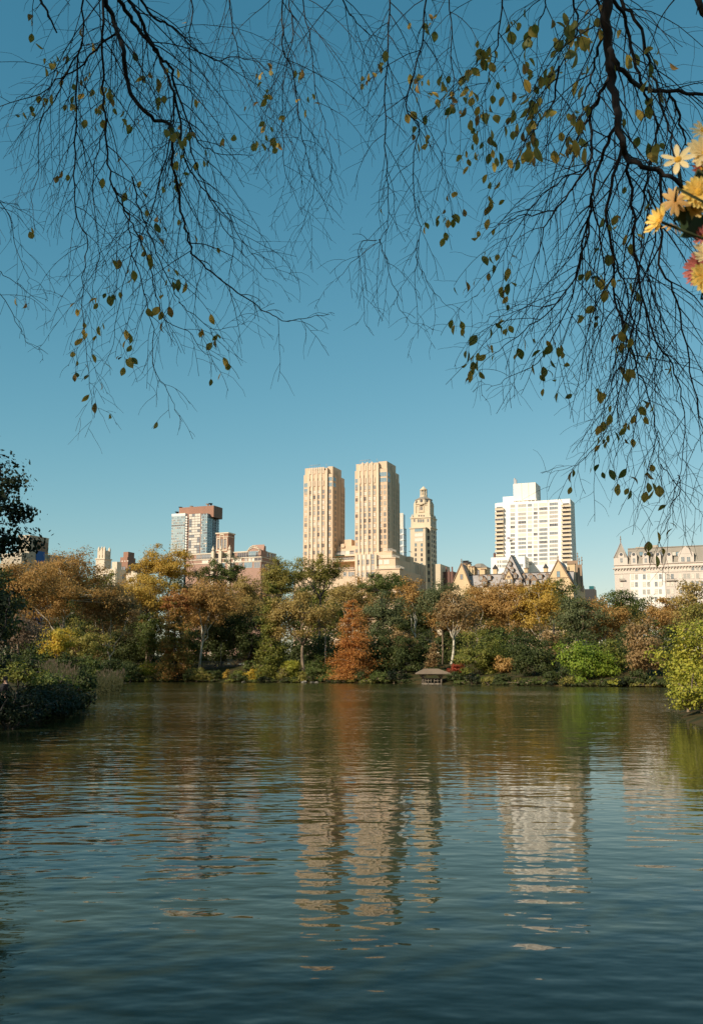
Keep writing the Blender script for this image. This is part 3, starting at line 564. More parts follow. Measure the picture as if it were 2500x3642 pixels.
# central slate pyramid with dormers
ca, cb = B.fx(ZC(542, 1285), -.5), B.fx(ZC(862, 1285), -.5); cxp, czp = B.fx(ZC(690, 940), 3), B.fz(ZC(690, 940), 3); y0c = -.5; dpc = 22.0
mb = MB(); mb.tri((ca,y0c,ze),(cb,y0c,ze),(cxp,y0c+4,czp)); mb.quad((cb,y0c,ze),(cb,y0c+dpc,ze),(cxp,y0c+dpc-6,czp),(cxp,y0c+4,czp)); mb.quad((ca,y0c+dpc,ze),(ca,y0c,ze),(cxp,y0c+4,czp),(cxp,y0c+dpc-6,czp)); mb.tri((ca,y0c+dpc,ze),(cb,y0c+dpc,ze),(cxp,y0c+dpc-6,czp))
pyr = mb.build('central_roof', slate, B.root)
mb = MB(); mb.tube([(cb,y0c,ze),(cxp,y0c+4,czp)], .3, 4); mb.tube([(ca,y0c,ze),(cxp,y0c+4,czp)], .22, 4); mb.tube([(cxp,y0c+4,czp),(cxp,y0c+dpc-6,czp)], .3, 4); mb.build('hip_cap', dark_metal, pyr)
def dormer(px, py, w, h, steep=1.0, mat=None, yo=None):
    yy = yo if yo is not None else 2.0; x, z = B.F(ZC(px, py), yy)
    mb = MB(); mb.box(x-w/2, x+w/2, yy-.9, yy+3.5, z-h/2, z+h/2); mb.tri((x-w*.72,yy-1.1,z+h/2),(x+w*.72,yy-1.1,z+h/2),(x,yy-1.1,z+h/2+w*steep)); d = mb.build('dormer', mat or brown_stone, B.root)
    mb = MB(); mb.quad((x-w*.75,yy-1.2,z+h/2-.05),(x,yy-1.2,z+h/2+w*steep),(x,yy+3.8,z+h/2+w*steep),(x-w*.75,yy+3.8,z+h/2-.05)); mb.quad((x+w*.75,yy-1.2,z+h/2-.05),(x+w*.75,yy+3.8,z+h/2-.05),(x,yy+3.8,z+h/2+w*steep),(x,yy-1.2,z+h/2+w*steep)); mb.build('dormer_roof', slate, d)
    B.win(x, z, w*.68, h*.86, 2 if w > 2.2 else 1, 2, frame_white, off=yy-.93, parent=d, mix='dm')
for (px, py, w, h, yo) in ((682, 1040, 1.7, 1.9, 1.6), (645, 1112, 1.7, 1.9, .6), (709, 1110, 1.7, 1.9, .6), (604, 1182, 1.9, 2.4, -.1), (741, 1180, 1.9, 2.4, -.1), (797, 1250, 2.0, 3.4, -.9)): dormer(px, py, w, h, .7, yo=yo)
for (px, py, w, h, yo) in ((354, 1204, 2.6, 2.8, 3.0), (445, 1200, 2.4, 2.8, 3.0), (918, 1190, 2.8, 2.6, 3.0), (1021, 1187, 2.8, 2.6, 3.0), (838, 1186, 1.7, 2.0, 3.4), (880, 1255, 2.0, 3.2, .6), (1103, 1180, 1.7, 2.0, 3.4)): dormer(px, py, w, h, .35 if w > 2.2 else .8, yo=yo)
for (px, py) in ((393, 1262), (955, 1252)): dormer(px, py, 3.2, 2.6, .9, yo=-.3)
x, z = B.F(ZC(665, 1240), -2.0)                             # ornate stone dormer in the middle
mb = MB(); mb.box(x-2.4, x+2.4, -2.0, 1.5, ze-1, z+1.8); mb.tri((x-2.7,-2.1,z+1.8),(x+2.7,-2.1,z+1.8),(x,-2.1,z+6.6)); mb.tri((x-2.7,-1.7,z+1.8),(x+2.7,-1.7,z+1.8),(x,-1.7,z+6.6)); d = mb.build('stone_dormer', dakota_stone, B.root)
for (a, c) in (((x-2.8,-2.2,z+1.7), (x,-2.2,z+6.9)), ((x+2.8,-2.2,z+1.7), (x,-2.2,z+6.9))):
    mb = MB(); mb.tube([a, c], .3, 4); mb.build('coping', brown_stone, d)
mb = MB(); mb.quad((x-2.7,-1.9,z+1.8),(x,-1.9,z+6.6),(x,4,z+6.6),(x-2.7,4,z+1.8)); mb.quad((x+2.7,-1.9,z+1.8),(x+2.7,4,z+1.8),(x,4,z+6.6),(x,-1.9,z+6.6)); mb.build('dormer_roof', slate, d)
for q in (-1.6, 0, 1.6): B.win(x+q, z+.1, 1.3, 2.8, 1, 2, brown_stone, 'b' if q == 0 else 'm', off=-2.05, parent=d)
for q in (-.7, 0, .7): B.win(x+q, z+3.0, .5, 1.3, 1, 1, brown_stone, 'd', off=-2.15, parent=d)
# chimneys and turrets along the ridge
for (px, py, w, top, cap) in ((175, 1100, 3.2, 1030, 1), (210, 1100, 2.6, 1045, 1), (242, 1110, 2.6, 1072, 0), (264, 1110, 1.6, 1078, 0), (375, 1135, 2.4, 1103, 0), (1372, 1100, 4.6, 1045, 0), (511, 1130, 2.4, 1098, 2), (1083, 1120, 2.2, 1088, 2), (862, 1130, 2.0, 1096, 0)):
    x, z1 = B.F(ZC(px, top), 9); mb = MB(); mb.box(x-w/2, x+w/2, 8, 10.5, ze, z1)
    c = mb.build('chimney', dakota_stone if px > 200 else brown_stone, B.root)
    mb = MB(); mb.box(x-w/2-.3, x+w/2+.3, 7.7, 10.8, z1, z1+.5)
    if cap == 1: mb.box(x-w/2+.2, x+w/2-.2, 8.2, 10.3, z1+.5, z1+1.1); mb.box(x-w/2-.4, x+w/2+.4, 7.6, 10.9, z1+1.1, z1+1.5)
    if cap == 2: mb.frustum((x,9.2,z1+.5), w*.75, (x,9.2,z1+3.0), .1, 6)
    mb.build('chimney_cap', dark_metal if cap else brown_stone, c)
x, z1 = B.F(ZC(322, 1085), 12); mb = MB(); mb.box(x-5.5, x+5.5, 11, 20, ze, z1); t = mb.build('lift_turret', dakota_stone, B.root)
mb = MB(); mb.box(x-5.8, x+5.8, 10.7, 20.3, z1, z1+.5); mb.frustum((x,15.5,z1+.5), 5.6, (x,15.5,z1+3.0), 2.2, 8, rot=math.pi/8); mb.build('turret_roof', slate_tan, t)
for q in (-3.2, 0, 3.2): B.win(x+q, z1-3.4, 1.6, 4.4, 1, 3, brown_stone, 'm', off=10.95, parent=t)
for (px, top) in ((1440, 1000), (1488, 1045), (1460, 1060)):   # spiky gables on the side street
    yy, z1 = B.S(ZC(px, top)); mb = MB(); mb.tri((.3,yy-4,ze-2),(.3,yy+4,ze-2),(.3,yy,z1)); mb.tri((-6,yy+4,ze-2),(-6,yy-4,ze-2),(-6,yy,z1)); mb.quad((.3,yy-4,ze-2),(.3,yy,z1),(-6,yy,z1),(-6,yy-4,ze-2)); mb.quad((.3,yy+4,ze-2),(-6,yy+4,ze-2),(-6,yy,z1),(.3,yy,z1)); g = mb.build('side_gable', brown_stone, B.root); finial(.3, yy, z1, 5.5, g)

# ---- mansard-roofed block at the right edge
B = Bld('mansard_block', 'pinkish stone apartment block with grey mansard roof and pointed corner pavilion at right', ZD(1750, 600), 640, seed=11)
xl = B.fx(ZD(472, 620)); zc = B.fz(ZD(900, 600)); zm_ = B.fz(ZD(900, 547)); zt = B.fz(ZD(1000, 352), 5)
B.boxes('wall', langham_stone, [(xl, 0, 0, 40, 0, zc), (xl+.2, 0, .3, 40, zc, zm_)])
B.boxes('cornice', langham_stone, [(xl-1.0, .5, -1.1, 40, zc+.05, zc+.7), (xl-.4, .5, -.4, 40, zm_-.5, zm_), (xl-.3, .3, -.3, 40, B.fz(ZD(900, 662))-.2, B.fz(ZD(900, 662))+.25)])
for x in np.arange(xl+.5, 0, 1.9): B.boxes('bracket', langham_stone, [(x-.3, x+.3, -.9, 0, zc-.9, zc+.06)])
B.boxes('bay', white_paint, [(B.fx(ZD(672, 700)), B.fx(ZD(1110, 700)), -.5, -.001, 0, B.fz(ZD(900, 672)))])
pav = B.fx(ZD(640, 520))
mb = MB(); mb.quad((pav,0.6,zm_),(0,.6,zm_),(0,4,zt),(pav,4,zt)); mb.quad((pav,4,zt),(0,4,zt),(0,36,zt),(pav,36,zt)); mb.quad((pav,40,zm_),(pav,.6,zm_),(pav,4,zt),(pav,36,zt)); rf = mb.build('mansard_roof', slate_tan, B.root)
B.boxes('ridge_band', slate_tan, [(pav, .2, 3.6, 4.4, zt, zt+.5)], rf)
B.boxes('rooftop_plant', grey_brick, [(B.fx(ZD(900, 335), 9), B.fx(ZD(1020, 335), 9), 9, 16, zt, B.fz(ZD(960, 315), 9)), (B.fx(ZD(740, 350), 9), B.fx(ZD(850, 350), 9), 9, 14, zt, B.fz(ZD(790, 338), 9))])
px0, px1 = xl, pav; pc = (px0+px1)/2; pz = B.fz(ZD(555, 285), 5); pb = B.fz(ZD(560, 475))
B.boxes('pavilion', langham_stone, [(px0, px1, -.3, 9, zm_-.1, pb)])
mb = MB(); mb.tri((px0,-.3,pb),(px1,-.3,pb),(pc,4.3,pz)); mb.tri((px1,-.3,pb),(px1,9,pb),(pc,4.3,pz)); mb.tri((px1,9,pb),(px0,9,pb),(pc,4.3,pz)); mb.tri((px0,9,pb),(px0,-.3,pb),(pc,4.3,pz)); pr = mb.build('pavilion_roof', slate_tan, B.root)
for xx in (px0, px1): mb = MB(); mb.tube([(xx,-.3,pb),(pc,4.3,pz)], .4, 4); mb.build('hip_cap', slate, pr)
finial(pc, 4.3, pz, 5.0, pr)
def round_dormer(px, w=4.0, small=True):
    x, z = B.F(ZD(px, 515), -.2); mb = MB(); mb.box(x-w/2, x+w/2, -.25, 3, zm_, z+4.2)
    n = 10
    mb.poly([(x+w*.42*math.cos(math.pi*k/n), -.25, z+4.2+w*.42*math.sin(math.pi*k/n)) for k in range(n+1)]); mb.poly([(x+w*.42*math.cos(math.pi*k/n), 2.5, z+4.2+w*.42*math.sin(math.pi*k/n)) for k in reversed(range(n+1))])
    for k in range(n):
        a0, a1 = math.pi*k/n, math.pi*(k+1)/n; mb.quad((x+w*.42*math.cos(a0),-.25,z+4.2+w*.42*math.sin(a0)),(x+w*.42*math.cos(a0),2.5,z+4.2+w*.42*math.sin(a0)),(x+w*.42*math.cos(a1),2.5,z+4.2+w*.42*math.sin(a1)),(x+w*.42*math.cos(a1),-.25,z+4.2+w*.42*math.sin(a1)))
    d = mb.build('dormer', langham_stone, B.root); B.win(x, z+.4, 1.7, 3.0, 2, 2, frame_white, off=-.3, parent=d, mix='bm')
    mb = MB(); mb.frustum((0,0,0), 1.05, (0,0,.2), .75, 12); mb.build('oculus', glass_dark, d, (x, -.28, z+4.5), (math.pi/2, 0, 0))
for px in (562, 720, 868, 1022, 1165): round_dormer(px)
x, z = B.F(ZD(1375, 490), -.6); mb = MB(); mb.box(x-5, x+5, -.6, 4, zm_, z+3.6); mb.tri((x-5.4,-.7,z+3.6),(x+5.4,-.7,z+3.6),(x,-.7,z+8.6)); mb.quad((x-5.4,-.7,z+3.6),(x,-.7,z+8.6),(x,5,z+8.6),(x-5.4,5,z+3.6)); mb.quad((x+5.4,-.7,z+3.6),(x+5.4,5,z+3.6),(x,5,z+8.6),(x,-.7,z+8.6)); d = mb.build('pediment', langham_stone, B.root)
for px in (1335, 1407): B.win(B.fx(ZD(px, 492), -.6), B.fz(ZD(px, 492), -.6), 2.2, 3.2, 2, 2, frame_white, 'm', off=-.65, parent=d)
for px in (675, 812, 925, 1062, 1225, 1275): B.win(B.fx(ZD(px, 425), 2.2), B.fz(ZD(px, 425), 2.2), 2.3, 2.6, 2, 1, frame_dark, off=1.2, mix='dsbm')
PX = [(563,), (702, 752), (850, 905), (1000, 1053), (1150, 1203), (1305, 1360), (1408, 1460), (1520, 1575)]
for ry, h in ((618, 2.9), (715, 3.4), (810, 3.2), (905, 3.2), (1000, 3.2)):
    for gcol in PX:
        for px in gcol:
            y = ry-(px-800)*.018; o = -.55 if 672 < px < 1110 and ry > 672 else -.05; B.win(B.fx(ZD(px, y)), B.fz(ZD(px, y)), 1.9, h, 1, 2, frame_white, off=o, mix='bbhm')
for px, w in ((573, 4.0), (1188, 7.0)):
    x, z = B.F(ZD(px, 755), -1); bal = B.boxes('balcony', langham_stone, [(x-w/2, x+w/2, -1.4, 0, z-.3, z)]); B.boxes('balcony_rail', dark_metal, [(x-w/2, x+w/2, -1.4, -1.3, z+.75, z+.9)]+[(x-w/2+i*w/14-.05, x-w/2+i*w/14+.05, -1.4, -1.3, z, z+.8) for i in range(15)], bal)

# ---- glass and brown brick tower on the left
B = Bld('glass_brick_tower', 'tall glass and brown brick tower with brick roof block left of centre', ZB(546, 300), 820, seed=12)
xg = B.fx(ZB(188, 300)); xn = B.fx(ZB(326, 300)); xb = B.fx(ZB(352, 300)); xc_ = B.fx(ZB(482, 300)); d1 = B.S(ZB(602, 300))[0]; d2 = B.S(ZB(636, 300))[0]; d3 = B.S(ZB(668, 300))[0]
zg = B.fz(ZB(260, 225)); zz = B.fz(ZB(450, 222)); ztop = B.fz(ZB(440, 150), 4)
B.boxes('brick_core', mauve_brick, [(xb-1, xc_, .2, d3-2, 0, zz), (xc_, -.4, d1, d2, 0, zz+.5)])
B.boxes('roof_block', brown_brick, [(B.fx(ZB(255, 190), 4), B.fx(ZB(622, 190), 4)-1, 4, 4+d3*.75, zz-3, ztop)])
B.boxes('glass_wing', tower_glass, [(xg, xn, -1.5, 22, 0, zg-2)]); B.boxes('parapet', white_paint, [(xg-.1, xn+.1, -1.6, 22, zg-2, zg)])
B.boxes('glass_corner', tower_glass, [(xc_, 0, 0, d1, 0, zz-.6)]); B.boxes('glass_back', glass_sky, [(-8, -.2, d2, d3, 0, zz-3)])
nz_ = 15; z0 = B.fz(ZB(440, 236)); dz = (z0-B.fz(ZB(430, 600)))/13.4
for k in range(16):
    z = z0-k*dz
    for i, x in enumerate((400, 429, 458)): B.win(B.fx(ZB(x, 300)), z, 2.9, 2.5, 2, 1, frame_dark, off=.15, mix='bbbm')
    B.win(B.fx(ZB(371, 300)), z, 2.9, 2.5, 2, 1, frame_dark, off=.15, mix='bm')
    n = 7
    for i in range(n): B.win(xg+(xn-xg)*(i+.5)/n, z-1.5, (xn-xg)/n*.92, dz*.62, 1, 1, frame_white, off=-1.55, mix='gggshm' if k != 3 else 'dd')
    for i in range(4): B.win(xc_+(0-xc_)*(i+.5)/4, z, (0-xc_)/4*.94, dz*.62, 1, 1, frame_dark, off=-.05, mix='ggsbm')
    for i in range(3): B.win(d1*(i+.5)/3, z, d1/3*.94, dz*.62, 1, 1, frame_dark, face='S', off=.05, mix='ggs')
    for q in (.35, .7): B.win(d1+(d2-d1)*q, z, 2.0, 2.2, 1, 1, frame_dark, face='S', off=-.3, mix='dm')
    for i in range(2): B.win(d2+(d3-d2)*(i+.5)/2, z-1, (d3-d2)/2*.9, dz*.6, 1, 1, frame_dark, face='S', off=-.1, mix='gs')
    if k < 14: B.boxes('balcony', white_paint, [(xn, xb-.6, -1.0, 1.0, z-2.2, z-1.6), (xn, xb-.8, -1.05, -.9, z-1.6, z-.6)])
B.boxes('notch_wall', dark_brick, [(xn, xb-1, 1.0, 12, 0, zg-4)])
for (px, py) in ((233, 214), (270, 165), (548, 132), (580, 127), (383, 155)):
    x, z = B.F(ZB(px, py), 6); mb = MB(); mb.frustum((x,7,z-3.5), .15, (x,7,z-.6), .15, 5); mb.frustum((x,7,z-.9), .3, (x-.4,6.4,z+.9), 1.9, 10); mb.build('dish_antenna', pale_panel if px in (548, 383) else dark_metal, B.root)

# ---- mauve-brown mid-rise with pavilion tower
B = Bld('brown_brick_block', 'mauve-brown brick apartment block with arched gable, urns and a square roof tower', ZB(1100, 640), 640, seed=13)
xL = B.fx(ZB(330, 640)); zr = B.fz(ZB(900, 613)); zr2 = B.fz(ZB(980, 660)); dp = B.S(ZB(1265, 690))[0]
B.boxes('wall', mauve_brick, [(xL, 0, 0, dp, 0, zr2-1.2), (xL+2, -.8, 2.2, dp, zr2-1.2, zr)])
B.boxes('cornice', cream, [(xL, .4, -.4, dp, zr2-1.3, zr2-.7), (xL+2, -.5, 1.8, dp, zr-.4, zr+.3), (xL, .3, -.3, dp, B.fz(ZB(900, 720))-.25, B.fz(ZB(900, 720))+.25)])
tx0, tx1 = B.fx(ZB(637, 500), 8), B.fx(ZB(760, 500), 8); tz = B.fz(ZB(700, 430), 8); td = 8+B.S(ZB(825, 500), tx1)[0]-B.S(ZB(760, 500), tx1)[0]
t = B.boxes('roof_tower', brown_brick, [(tx0, tx1, 8, td, zr-2, tz)]); B.boxes('tower_cornice', cream, [(tx0-.5, tx1+.5, 7.5, td+.5, tz, tz+.8), (tx0-.2, tx1+.2, 7.8, td+.2, tz-2.2, tz-1.8)], t)
tm = B.fx(ZB(696, 520), 8); tzm = B.fz(ZB(696, 528), 8)
B.boxes('arch_frame', cream, [(tm-4.0, tm-3.4, 7.7, 8, tzm-4.5, tzm+3.0), (tm+3.4, tm+4.0, 7.7, 8, tzm-4.5, tzm+3.0), (tm-1.6, tm-1.1, 7.7, 8, tzm-4.5, tzm+5.5), (tm+1.1, tm+1.6, 7.7, 8, tzm-4.5, tzm+5.5), (tm-1.6, tm+1.6, 7.6, 8, tzm+5.5, tzm+6.2), (tm-4.2, tm+4.2, 7.6, 8, tzm-5.2, tzm-4.5), (tm-4.2, tm-1.6, 7.65, 8, tzm+3, tzm+3.6), (tm+1.6, tm+4.2, 7.65, 8, tzm+3, tzm+3.6)], t)
for q in (-2.5, 0, 2.5): B.win(tm+q, tzm-.5, 1.4, 7 if q == 0 else 6, 1, 3, brown_stone, 'm', off=7.9, parent=t)
for px in (605, 683, 775):
    x = B.fx(ZB(px, 640)); mb = MB(); mb.box(x-1.0, x+1.0, -1.0, 1.0, 0, zr+1); mb.frustum((x,0,zr+1), .5, (x,0,zr+2.2), 1.1, 8); mb.frustum((x,0,zr+2.2), 1.1, (x,0,zr+4.0), .3, 8); mb.frustum((x,0,zr+4), .35, (x,0,zr+4.8), .1, 6); mb.build('urn_pier', cream, B.root)
gx0, gx1 = B.fx(ZB(955, 640), .3), B.fx(ZB(1098, 640), .3); gm = B.fx(ZB(1022, 600), .3); gzt = B.fz(ZB(1022, 572), .3)
mb = MB(); mb.box(gx0, gx1, .3, 9, zr2-1.2, zr+.5); mb.tri((gx0,.3,zr+.5),(gx1,.3,zr+.5),(gm,.3,gzt)); mb.quad((gx0,.3,zr+.5),(gm,.3,gzt),(gm,9,gzt),(gx0,9,zr+.5)); mb.quad((gx1,.3,zr+.5),(gx1,9,zr+.5),(gm,9,gzt),(gm,.3,gzt)); g = mb.build('gable', mauve_brick, B.root)
mb = MB(); mb.tube([(gx0,.2,zr+.5),(gm,.2,gzt+.1)], .35, 4); mb.tube([(gx1,.2,zr+.5),(gm,.2,gzt+.1)], .35, 4)
for k in range(9):
    a0, a1 = math.pi*k/9, math.pi*(k+1)/9; zc0 = B.fz(ZB(1022, 622), .3); mb.tube([(gm+4.2*math.cos(a0),.15,zc0+4.2*math.sin(a0)),(gm+4.2*math.cos(a1),.15,zc0+4.2*math.sin(a1))], .4, 4)
mb.build('arch_moulding', cream, g); B.win(gm, B.fz(ZB(1022, 640), .3), 7.0, 4.0, 4, 2, frame_white, 's', off=.25, parent=g)
sg0, sg1 = 3.0, B.S(ZB(1140, 600))[0]
mb = MB(); mb.tri((.2,sg0,zr+.3),(.2,sg1,zr+.3),(.2,(sg0+sg1)/2,zr+4.5)); mb.quad((.2,sg0,zr+.3),(.2,(sg0+sg1)/2,zr+4.5),(-9,(sg0+sg1)/2,zr+4.5),(-9,sg0,zr+.3)); mb.quad((.2,sg1,zr+.3),(-9,sg1,zr+.3),(-9,(sg0+sg1)/2,zr+4.5),(.2,(sg0+sg1)/2,zr+4.5)); mb.build('side_gable', mauve_brick, B.root)
B.boxes('penthouse', mauve_brick, [(-14, -5, 14, dp*.7, zr, zr+5), (-16, -2, dp*.95, dp*1.35, 0, B.fz(ZB(1320, 640)))])
for px, w in ((455, 3.4), (545, 9.0), (620, 1.6), (650, 1.6), (735, 1.6), (758, 1.6), (810, 1.8), (900, 6.5), (972, 1.8), (1070, 1.8)): B.win(B.fx(ZB(px, 655), 2), B.fz(ZB(px, 662-(px-455)*.02), 2), w, 3.6, 1 if w < 2 else 4, 1, frame_white, off=2.15 if px < 950 else .25, mix='dm')
for px, w in ((525, 5.0), (605, 1.8), (650, 1.8), (740, 1.8), (845, 5.0), (885, 2.0), (945, 2.0), (983, 2.0), (1018, 2.0), (1066, 5.5)): B.win(B.fx(ZB(px, 700)), B.fz(ZB(px, 722-(px-455)*.045)), w, 3.4, 1 if w < 3 else 2, 1, frame_white, off=-.05, mix='bhbd')
for px, w in ((890, 3.0), (966, 6.0), (1058, 4.5), (800, 4.0), (700, 4.0), (600, 3.0)): B.win(B.fx(ZB(px, 750)), B.fz(ZB(px, 752)), w, 3.8, 2, 1, frame_white, off=-.05, mix='sm')
for row in range(3):
    for q in (.1, .28, .45, .62, .8, .93): B.win(dp*q, zr2-3.6-row*5.0+(5.6 if row == 0 else 1.2), 2.0, 3.4, 1, 2, frame_white, face='S', off=.06 if row else -.74, mix='dmb')
B.rail(xL+2, -.5, 0, .2, zr2-.7, 1.0, dark_metal)

# ---- far-left roofs above the trees
B = Bld('beige_penthouse_block', 'beige slab block with blank penthouse and blue netting above the far-left trees', ZE(283, 230), 560, seed=14)
xL = B.fx(ZE(178, 230)); dp = B.S(ZE(463, 230))[0]; zt = B.fz(ZE(240, 148)); zl = B.fz(ZE(230, 290))
B.boxes('penthouse', greige, [(xL, 0, 0, dp, 0, zt)]); B.boxes('roof_edge', cream, [(xL-.2, .2, -.2, dp+.2, zt, zt+.4)])
yy0, yy1 = B.S(ZE(345, 300))[0], B.S(ZE(424, 300))[0]; B.boxes('blue_netting', blue_tarp, [(-.02, .4, yy0, yy1, 0, B.S(ZE(385, 295))[1])])
for q in (.40, .48, .56, .66, .74, .84, .93): B.boxes('louvre', brown_stone, [(-.02, .12, dp*q-.7, dp*q+.7, zt-9, zt-2.5), ])
for q in (.35, .55, .75): B.boxes('recess', greige, [(xL*q-.5, xL*q+.5, -.25, .02, zt-9, zt-2)])
B.boxes('lower_wing', greige, [(0, 2.0, dp, dp*2.6, 0, B.S(ZE(470, 330))[1]), (xL-12, xL, 0, 10, 0, zl-1), (xL, 0, -6, 0, 0, zl-1.5)])
for i in range(6): B.win(dp*1.1+i*6, B.S(ZE(490, 372))[1], 4.0, 2.6, 2, 1, frame_white, face='S', off=2.05, mix='dmh')
mb = MB(); mb.tube([(.9,dp*1.25,0),(.9,dp*1.25,B.S(ZE(530, 322))[1])], .12, 5); mb.tube([(.9,dp*1.15,B.S(ZE(530, 322))[1]),(.9,dp*1.4,B.S(ZE(530, 322))[1])], .1, 4); mb.build('antenna', steel, B.root)
B = Bld('medallion_tower_block', 'cream stone block with a small octagon-topped tower carved with medallions', ZE(990, 400), 575, seed=15)
xL = B.fx(ZE(908, 420)); x2 = B.fx(ZE(925, 320)); zt = B.fz(ZE(960, 285)); zm2 = B.fz(ZE(950, 365)); dp = B.S(ZE(1055, 400))[0]
B.boxes('tower', cream, [(xL, 0, 0, dp, 0, zm2), (x2, -.6, .8, dp-.8, zm2, zt)])
for (x, y) in ((x2+.3, .9), (-.9, .9), (-.9, dp-1.0), (x2*.5, .7)):
    mb = MB(); mb.box(x-.6, x+.6, y-.5, y+.5, zm2, zt+1.2); mb.frustum((x,y,zt+1.2), .7, (x,y,zt+2.4), .1, 4, rot=math.pi/4); mb.build('finial', cream, B.root)
for (x, z) in ((x2*.55, (zt+zm2)/2+1), (xL*.5, zm2-6)): mb = MB(); mb.frustum((0,0,0), 2.0, (0,0,.3), 1.7, 14); mb.frustum((0,0,.3), .9, (0,0,.5), .7, 10); mb.build('medallion', cream, B.root, (x, .78 if z > zm2 else -.02, z), (math.pi/2, 0, 0))
mb = MB(); mb.frustum((0,0,0), 1.8, (0,0,.3), 1.5, 14); mb.build('medallion', cream, B.root, (-.58, dp*.55, (zt+zm2)/2+1), (0, math.pi/2, 0))
B.boxes('cornice', cream, [(xL-.4, .4, -.4, dp+.4, zm2-.4, zm2+.3)])
bx0 = B.fx(ZE(975, 520), -8); bx1 = B.fx(ZE(1095, 520), -8); zb = B.fz(ZE(1040, 460), -8); bd = B.S(ZE(1195, 520), bx1)[0]
B.boxes('lower_block', cream, [(bx0, bx1, -8, bd, 0, zb), (bx1-3.0, bx1+.4, -7.5, -3, 0, zb+4.0)])
for r_ in range(6):
    for px in (1000, 1047): B.win(B.fx(ZE(px, 495), -8), zb-4.2-r_*5.2, 3.0, 2.8, 2, 2, frame_white, off=-8.05, mix='dm')
    for q in (.25, .4, .7, .85): B.win(-8+(bd+8)*q, zb-4.2-r_*5.2, 1.6, 2.8, 1, 2, frame_white, face='S', off=bx1+.05, mix='dm')
B = Bld('stepped_brick_tower', 'red-brown brick tower stepping up to a plain square top, left skyline', ZE(1215, 330), 700, seed=16)
xa = B.fx(ZE(1170, 330)); dpa = B.S(ZE(1273, 330))[0]; z1, z2, z3 = B.fz(ZE(1190, 300)), B.fz(ZE(1180, 352)), B.fz(ZE(1150, 398))
B.boxes('tower', brown_brick, [(xa, 0, 0, dpa, z2-2, z1), (B.fx(ZE(1152, 370)), .5, -1.5, dpa+1, z3-2, z2), (B.fx(ZE(1085, 420)), 2, -3, dpa+6, 0, z3), (B.fx(ZE(1160, 420)), 1, -5, 0, 0, z3-6)])
for r_ in range(5):
    for px in (1100, 1125, 1170, 1195): B.win(B.fx(ZE(px, 430), -3), z3-5-r_*4.4, 2.0, 2.4, 1, 2, frame_dark, off=-3.05 if px < 1150 else -5.05, mix='hm')
    for q in (.15, .4, .65, .9): B.win(-3+(dpa+9)*q, z3-4-r_*4.4, 2.2, 2.4, 2, 1, frame_white, face='S', off=2.05, mix='msh')
for q in range(3): B.win(xa*.9+q*2.2, z2-3.2, 1.2, 1.4, 1, 1, frame_white, 'b', off=-1.55)
B = Bld('cream_roof_block', 'low cream parapet with a chimney peeping between the left trees', ZE(1240, 520), 560, seed=17)
B.boxes('wall', cream, [(B.fx(ZE(1197, 520)), 4, 0, 12, 0, B.fz(ZE(1220, 500)))]); B.boxes('chimney', cream, [(-1.2, .2, 2, 4, 0, B.fz(ZE(1233, 478)))])
B = Bld('dark_rear_building', 'small dark building with a teal glass top right of the gabled mansion', (2112, 2100), 640, seed=18)
B.boxes('wall', dark_metal, [(B.fx((2072, 2100)), 0, 0, 10, 0, B.fz((2095, 2095)))]); B.boxes('glass_top', teal_glass, [(B.fx((2093, 2090)), -.4, 1, 9, B.fz((2095, 2095)), B.fz((2100, 2084)))])
